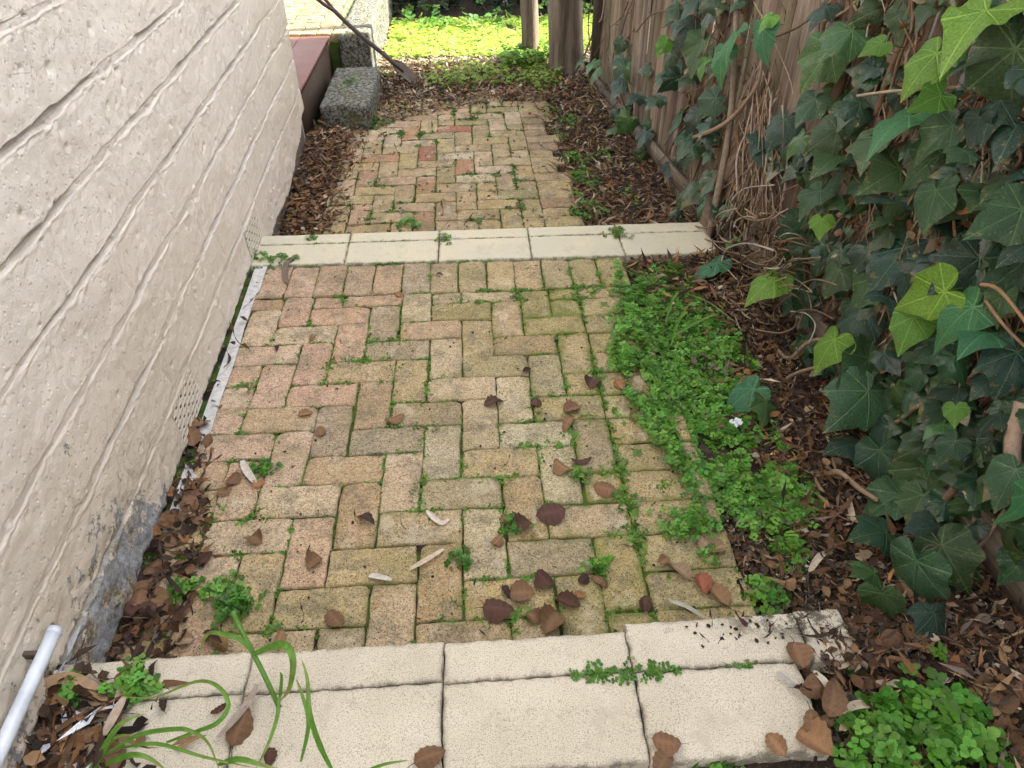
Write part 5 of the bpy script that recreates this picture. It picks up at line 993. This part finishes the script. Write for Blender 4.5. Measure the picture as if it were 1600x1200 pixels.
for pl, cnt, (s0, s1) in FILLP:
    xs = [p_[0] for p_ in pl]; ys = [p_[1] for p_ in pl]; c = 0; g_ = 0
    while c < cnt and g_ < 20000:
        g_ += 1; u, v = random.uniform(min(xs), max(xs)), random.uniform(min(ys), max(ys))
        if not bool(in_poly(np.array([u]), np.array([v]), pl)[0]): continue
        if float(fbm(u*.011, v*.011, 90)) < .44: continue
        fill.append((u, v, random.uniform(s0, s1), 'D' if random.random() < .96 else 'M', random.gauss(228, 35), random.uniform(.02, .07) if v < 540 and u < 1625 else random.uniform(.07, .12))); c += 1
ivy_mass(items, fill)
# vines, roots and tendrils
BRN_S = [(.20, .135, .085), (.30, .21, .14), (.13, .085, .055), (.38, .30, .23), (.24, .15, .085)]
def vine(pts, rpx, tone, outs, parent=None, name='stem', sub=4, wob=.25, seg=8):
    P = [at_fence(u, v, o_)-ivo for (u, v), o_ in zip(pts, outs)]; ps = smooth_path(P, sub); n = len(ps); r0 = px_size(P[0]+ivo, rpx)/2; r1 = px_size(P[-1]+ivo, rpx*.8)/2
    ac = Acc(); ac.add(*tube_geo([tuple(v) for v in ps], [r0+(r1-r0)*i/(n-1) for i in range(n)], seg, wob), tone); return link(name, ac.mesh(name, True), STEM, ivy)
vine([(1600, 630), (1582, 690), (1588, 745), (1600, 775)], 26, (.36, .27, .20), [.10, .12, .13, .13])
vine([(1625, 560), (1562, 655), (1520, 735), (1455, 800), (1425, 845)], 15, (.20, .135, .09), [.03, .05, .07, .1, .12])
vine([(1640, 670), (1560, 740), (1490, 800), (1440, 880), (1430, 930)], 42, (.13, .085, .06), [-.0, .02, .04, .06, .06])
vine([(1094, 405), (1104, 365), (1116, 325), (1122, 280)], 34, (.17, .12, .085), [.10, .08, .05, .03])
vine([(1105, 380), (1122, 300), (1138, 210), (1146, 120), (1152, -20)], 11, (.28, .22, .17), [.11, .09, .07, .06, .05])
vine([(1085, 215), (1130, 195), (1165, 160), (1187, 120), (1192, 60)], 7, (.30, .22, .16), [.10, .10, .09, .08, .06])
vine([(1340, 150), (1390, 143), (1450, 139), (1502, 135)], 5, (.36, .28, .20), [.16, .15, .13, .10])
vine([(1290, 200), (1312, 130), (1330, 60), (1338, -20)], 20, (.11, .07, .048), [.03, .04, .04, .03])
vine([(1370, 180), (1388, 120), (1412, 60), (1430, -20)], 12, (.17, .11, .07), [.03, .04, .04, .03])
vine([(1533, 445), (1560, 452), (1600, 500), (1625, 540)], 7, (.30, .19, .11), [.12, .13, .12, .10])
vine([(1540, 470), (1570, 510), (1605, 545)], 6, (.26, .17, .10), [.12, .12, .10])
vine([(1290, 740), (1312, 738), (1345, 765), (1372, 782)], 9, (.30, .21, .14), [.24, .24, .22, .2])
vine([(1170, 500), (1200, 530), (1232, 560), (1262, 535), (1290, 530)], 8, (.28, .21, .15), [.16, .16, .15, .14, .12])
vine([(1215, 610), (1232, 590), (1260, 578), (1300, 570)], 7, (.26, .18, .12), [.2, .19, .18, .16])
vine([(1600, 985), (1560, 1002), (1520, 1012), (1480, 1022)], 4, (.40, .28, .18), [.14, .17, .20, .22])
vine([(1450, 700), (1475, 680), (1500, 640), (1540, 600), (1600, 560)], 10, (.22, .15, .10), [.05, .06, .06, .05, .04])
vine([(1400, 660), (1420, 645), (1440, 630)], 7, (.32, .23, .15), [.1, .1, .1])
tend = Acc()
def tendril(pts, outs, rpx, tone):
    P = [at_fence(u, v, o_) for (u, v), o_ in zip(pts, outs)]; P = [Vector((p_.x, p_.y, max(p_.z, gh(min(p_.x, .84), p_.y)+.005)))-ivo for p_ in P]; ps = smooth_path(P, 4); r = px_size(P[0]+ivo, rpx)/2; tend.add(*tube_geo([tuple(v) for v in ps], r, 4), tone)
for k in range(70):      # the bundle of bare runners by the end of the far step
    u0 = random.gauss(1196, 13); v0 = random.uniform(90, 260); u1 = random.gauss(1155, 32); v1 = random.uniform(330, 520); w_ = lambda: random.gauss(0, 16)
    tendril([(u0, v0), (u0*.7+u1*.3+w_(), v0*.7+v1*.3), (u0*.35+u1*.65+w_(), v0*.35+v1*.65), (u1+w_(), v1)], [random.uniform(.02, .09) for _ in range(4)], random.choice([1.6, 2, 2.5, 4]), random.choice(BRN_S+[(.42, .34, .28)]*2))
for k in range(420):     # runners all over the palings
    u0 = random.uniform(930, 1680); v0 = random.uniform(-60, 900)*(1 if u0 > 1300 else .45); L_ = random.uniform(60, 260)*(.5 if u0 < 1150 else 1)
    if 1190 < u0 < 1285 and v0 < 200 or 1000 < u0 < 1065: continue
    a = rad(random.gauss(-112, 24)); w_ = lambda: random.gauss(0, L_*.06)
    tendril([(u0+math.cos(a)*L_*t_+w_(), v0-math.sin(a)*L_*t_+w_()) for t_ in (0, .33, .66, 1)], [random.uniform(.012, .07) for _ in range(4)], random.choice([2, 3, 4, 6])*(1 if u0 > 1300 else .6), random.choice(BRN_S))
for k in range(95):     # curled roots on the soil at the fence foot
    u0 = random.choice([random.uniform(1120, 1230), random.uniform(1150, 1250)]); v0 = random.uniform(330, 520) if u0 < 1240 else random.uniform(430, 760); L_ = random.uniform(30, 90); a = random.uniform(0, 6.3)
    tendril([(u0+math.cos(a+t_*1.5)*L_*t_, v0+math.sin(a+t_*1.5)*L_*t_*.7) for t_ in (0, .33, .66, 1)], [random.uniform(.10, .22) for _ in range(4)], random.choice([2, 3]), random.choice(BRN_S+[(.45, .38, .32)]))
for base, R, s_, typ in petioles:
    n_ = Vector((R[0][2], R[1][2], R[2][2])); t_ = Vector((R[0][1], R[1][1], R[2][1])); e = base-ivo; q = e-n_*s_*.25-t_*s_*.25; f_ = q+Vector((.05, 0, -.01)); tend.add(*tube_geo([tuple(e), tuple((e+q)/2-t_*s_*.08), tuple(q), tuple(f_)], .0016, 4), (.16, .20, .06) if typ in 'BT' else (.20, .15, .09))
link('tendrils', tend.mesh('tendrils', True), STEM, ivy, kind='stuff')
# dry fibres and dead scraps caught behind the ivy
n = 5200; U = RNG.uniform(930, 1900, n); Vv = RNG.uniform(-60, 1000, n); Pn = []; Rn = []
for u, v in zip(U, Vv):
    if fbm(u*.02, v*.02, 95) < .45 or (1185 < u < 1290 and v < 210 and random.random() < .85) or (995 < u < 1065 and random.random() < .8): continue
    P = at_fence(u, v, random.uniform(.005, .05))
    if P.z < gh(.8, P.y)-.02 or P.y > 3.55: continue
    t = Vector((random.gauss(0, .25), random.gauss(0, .45), 1)); nn = Vector((-1, random.gauss(0, .5), random.gauss(0, .5))); Pn.append(tuple(P-ivo)); Rn.append(npf(frame(nn, t)))
tv, tf = ribbon_t(5, 1, .07, .25, .6); m = len(Pn); me1 = scatter_mesh('t', tv, tf, np.array(Pn), np.array(Rn), RNG.uniform(.03, .10, m), pal(m, [2, 3, 3, 1, 2, 1, 1, .3, 2]))
k = RNG.choice(m, 600); me2 = scatter_mesh('t', FRAG_V, FRAG_F, np.array(Pn)[k]+np.array([-.02, 0, 0]), rots(RNG.uniform(0, 6.3, 600), RNG.normal(0, .8, 600), RNG.normal(0, .8, 600)), RNG.uniform(.02, .05, 600), pal(600, [2, 2, 2, 1, .5, .5, .3, .3, 3]))
link('dead_fibres', join_meshes('dead_fibres', [me1, me2]), LITTER, ivy, kind='stuff')
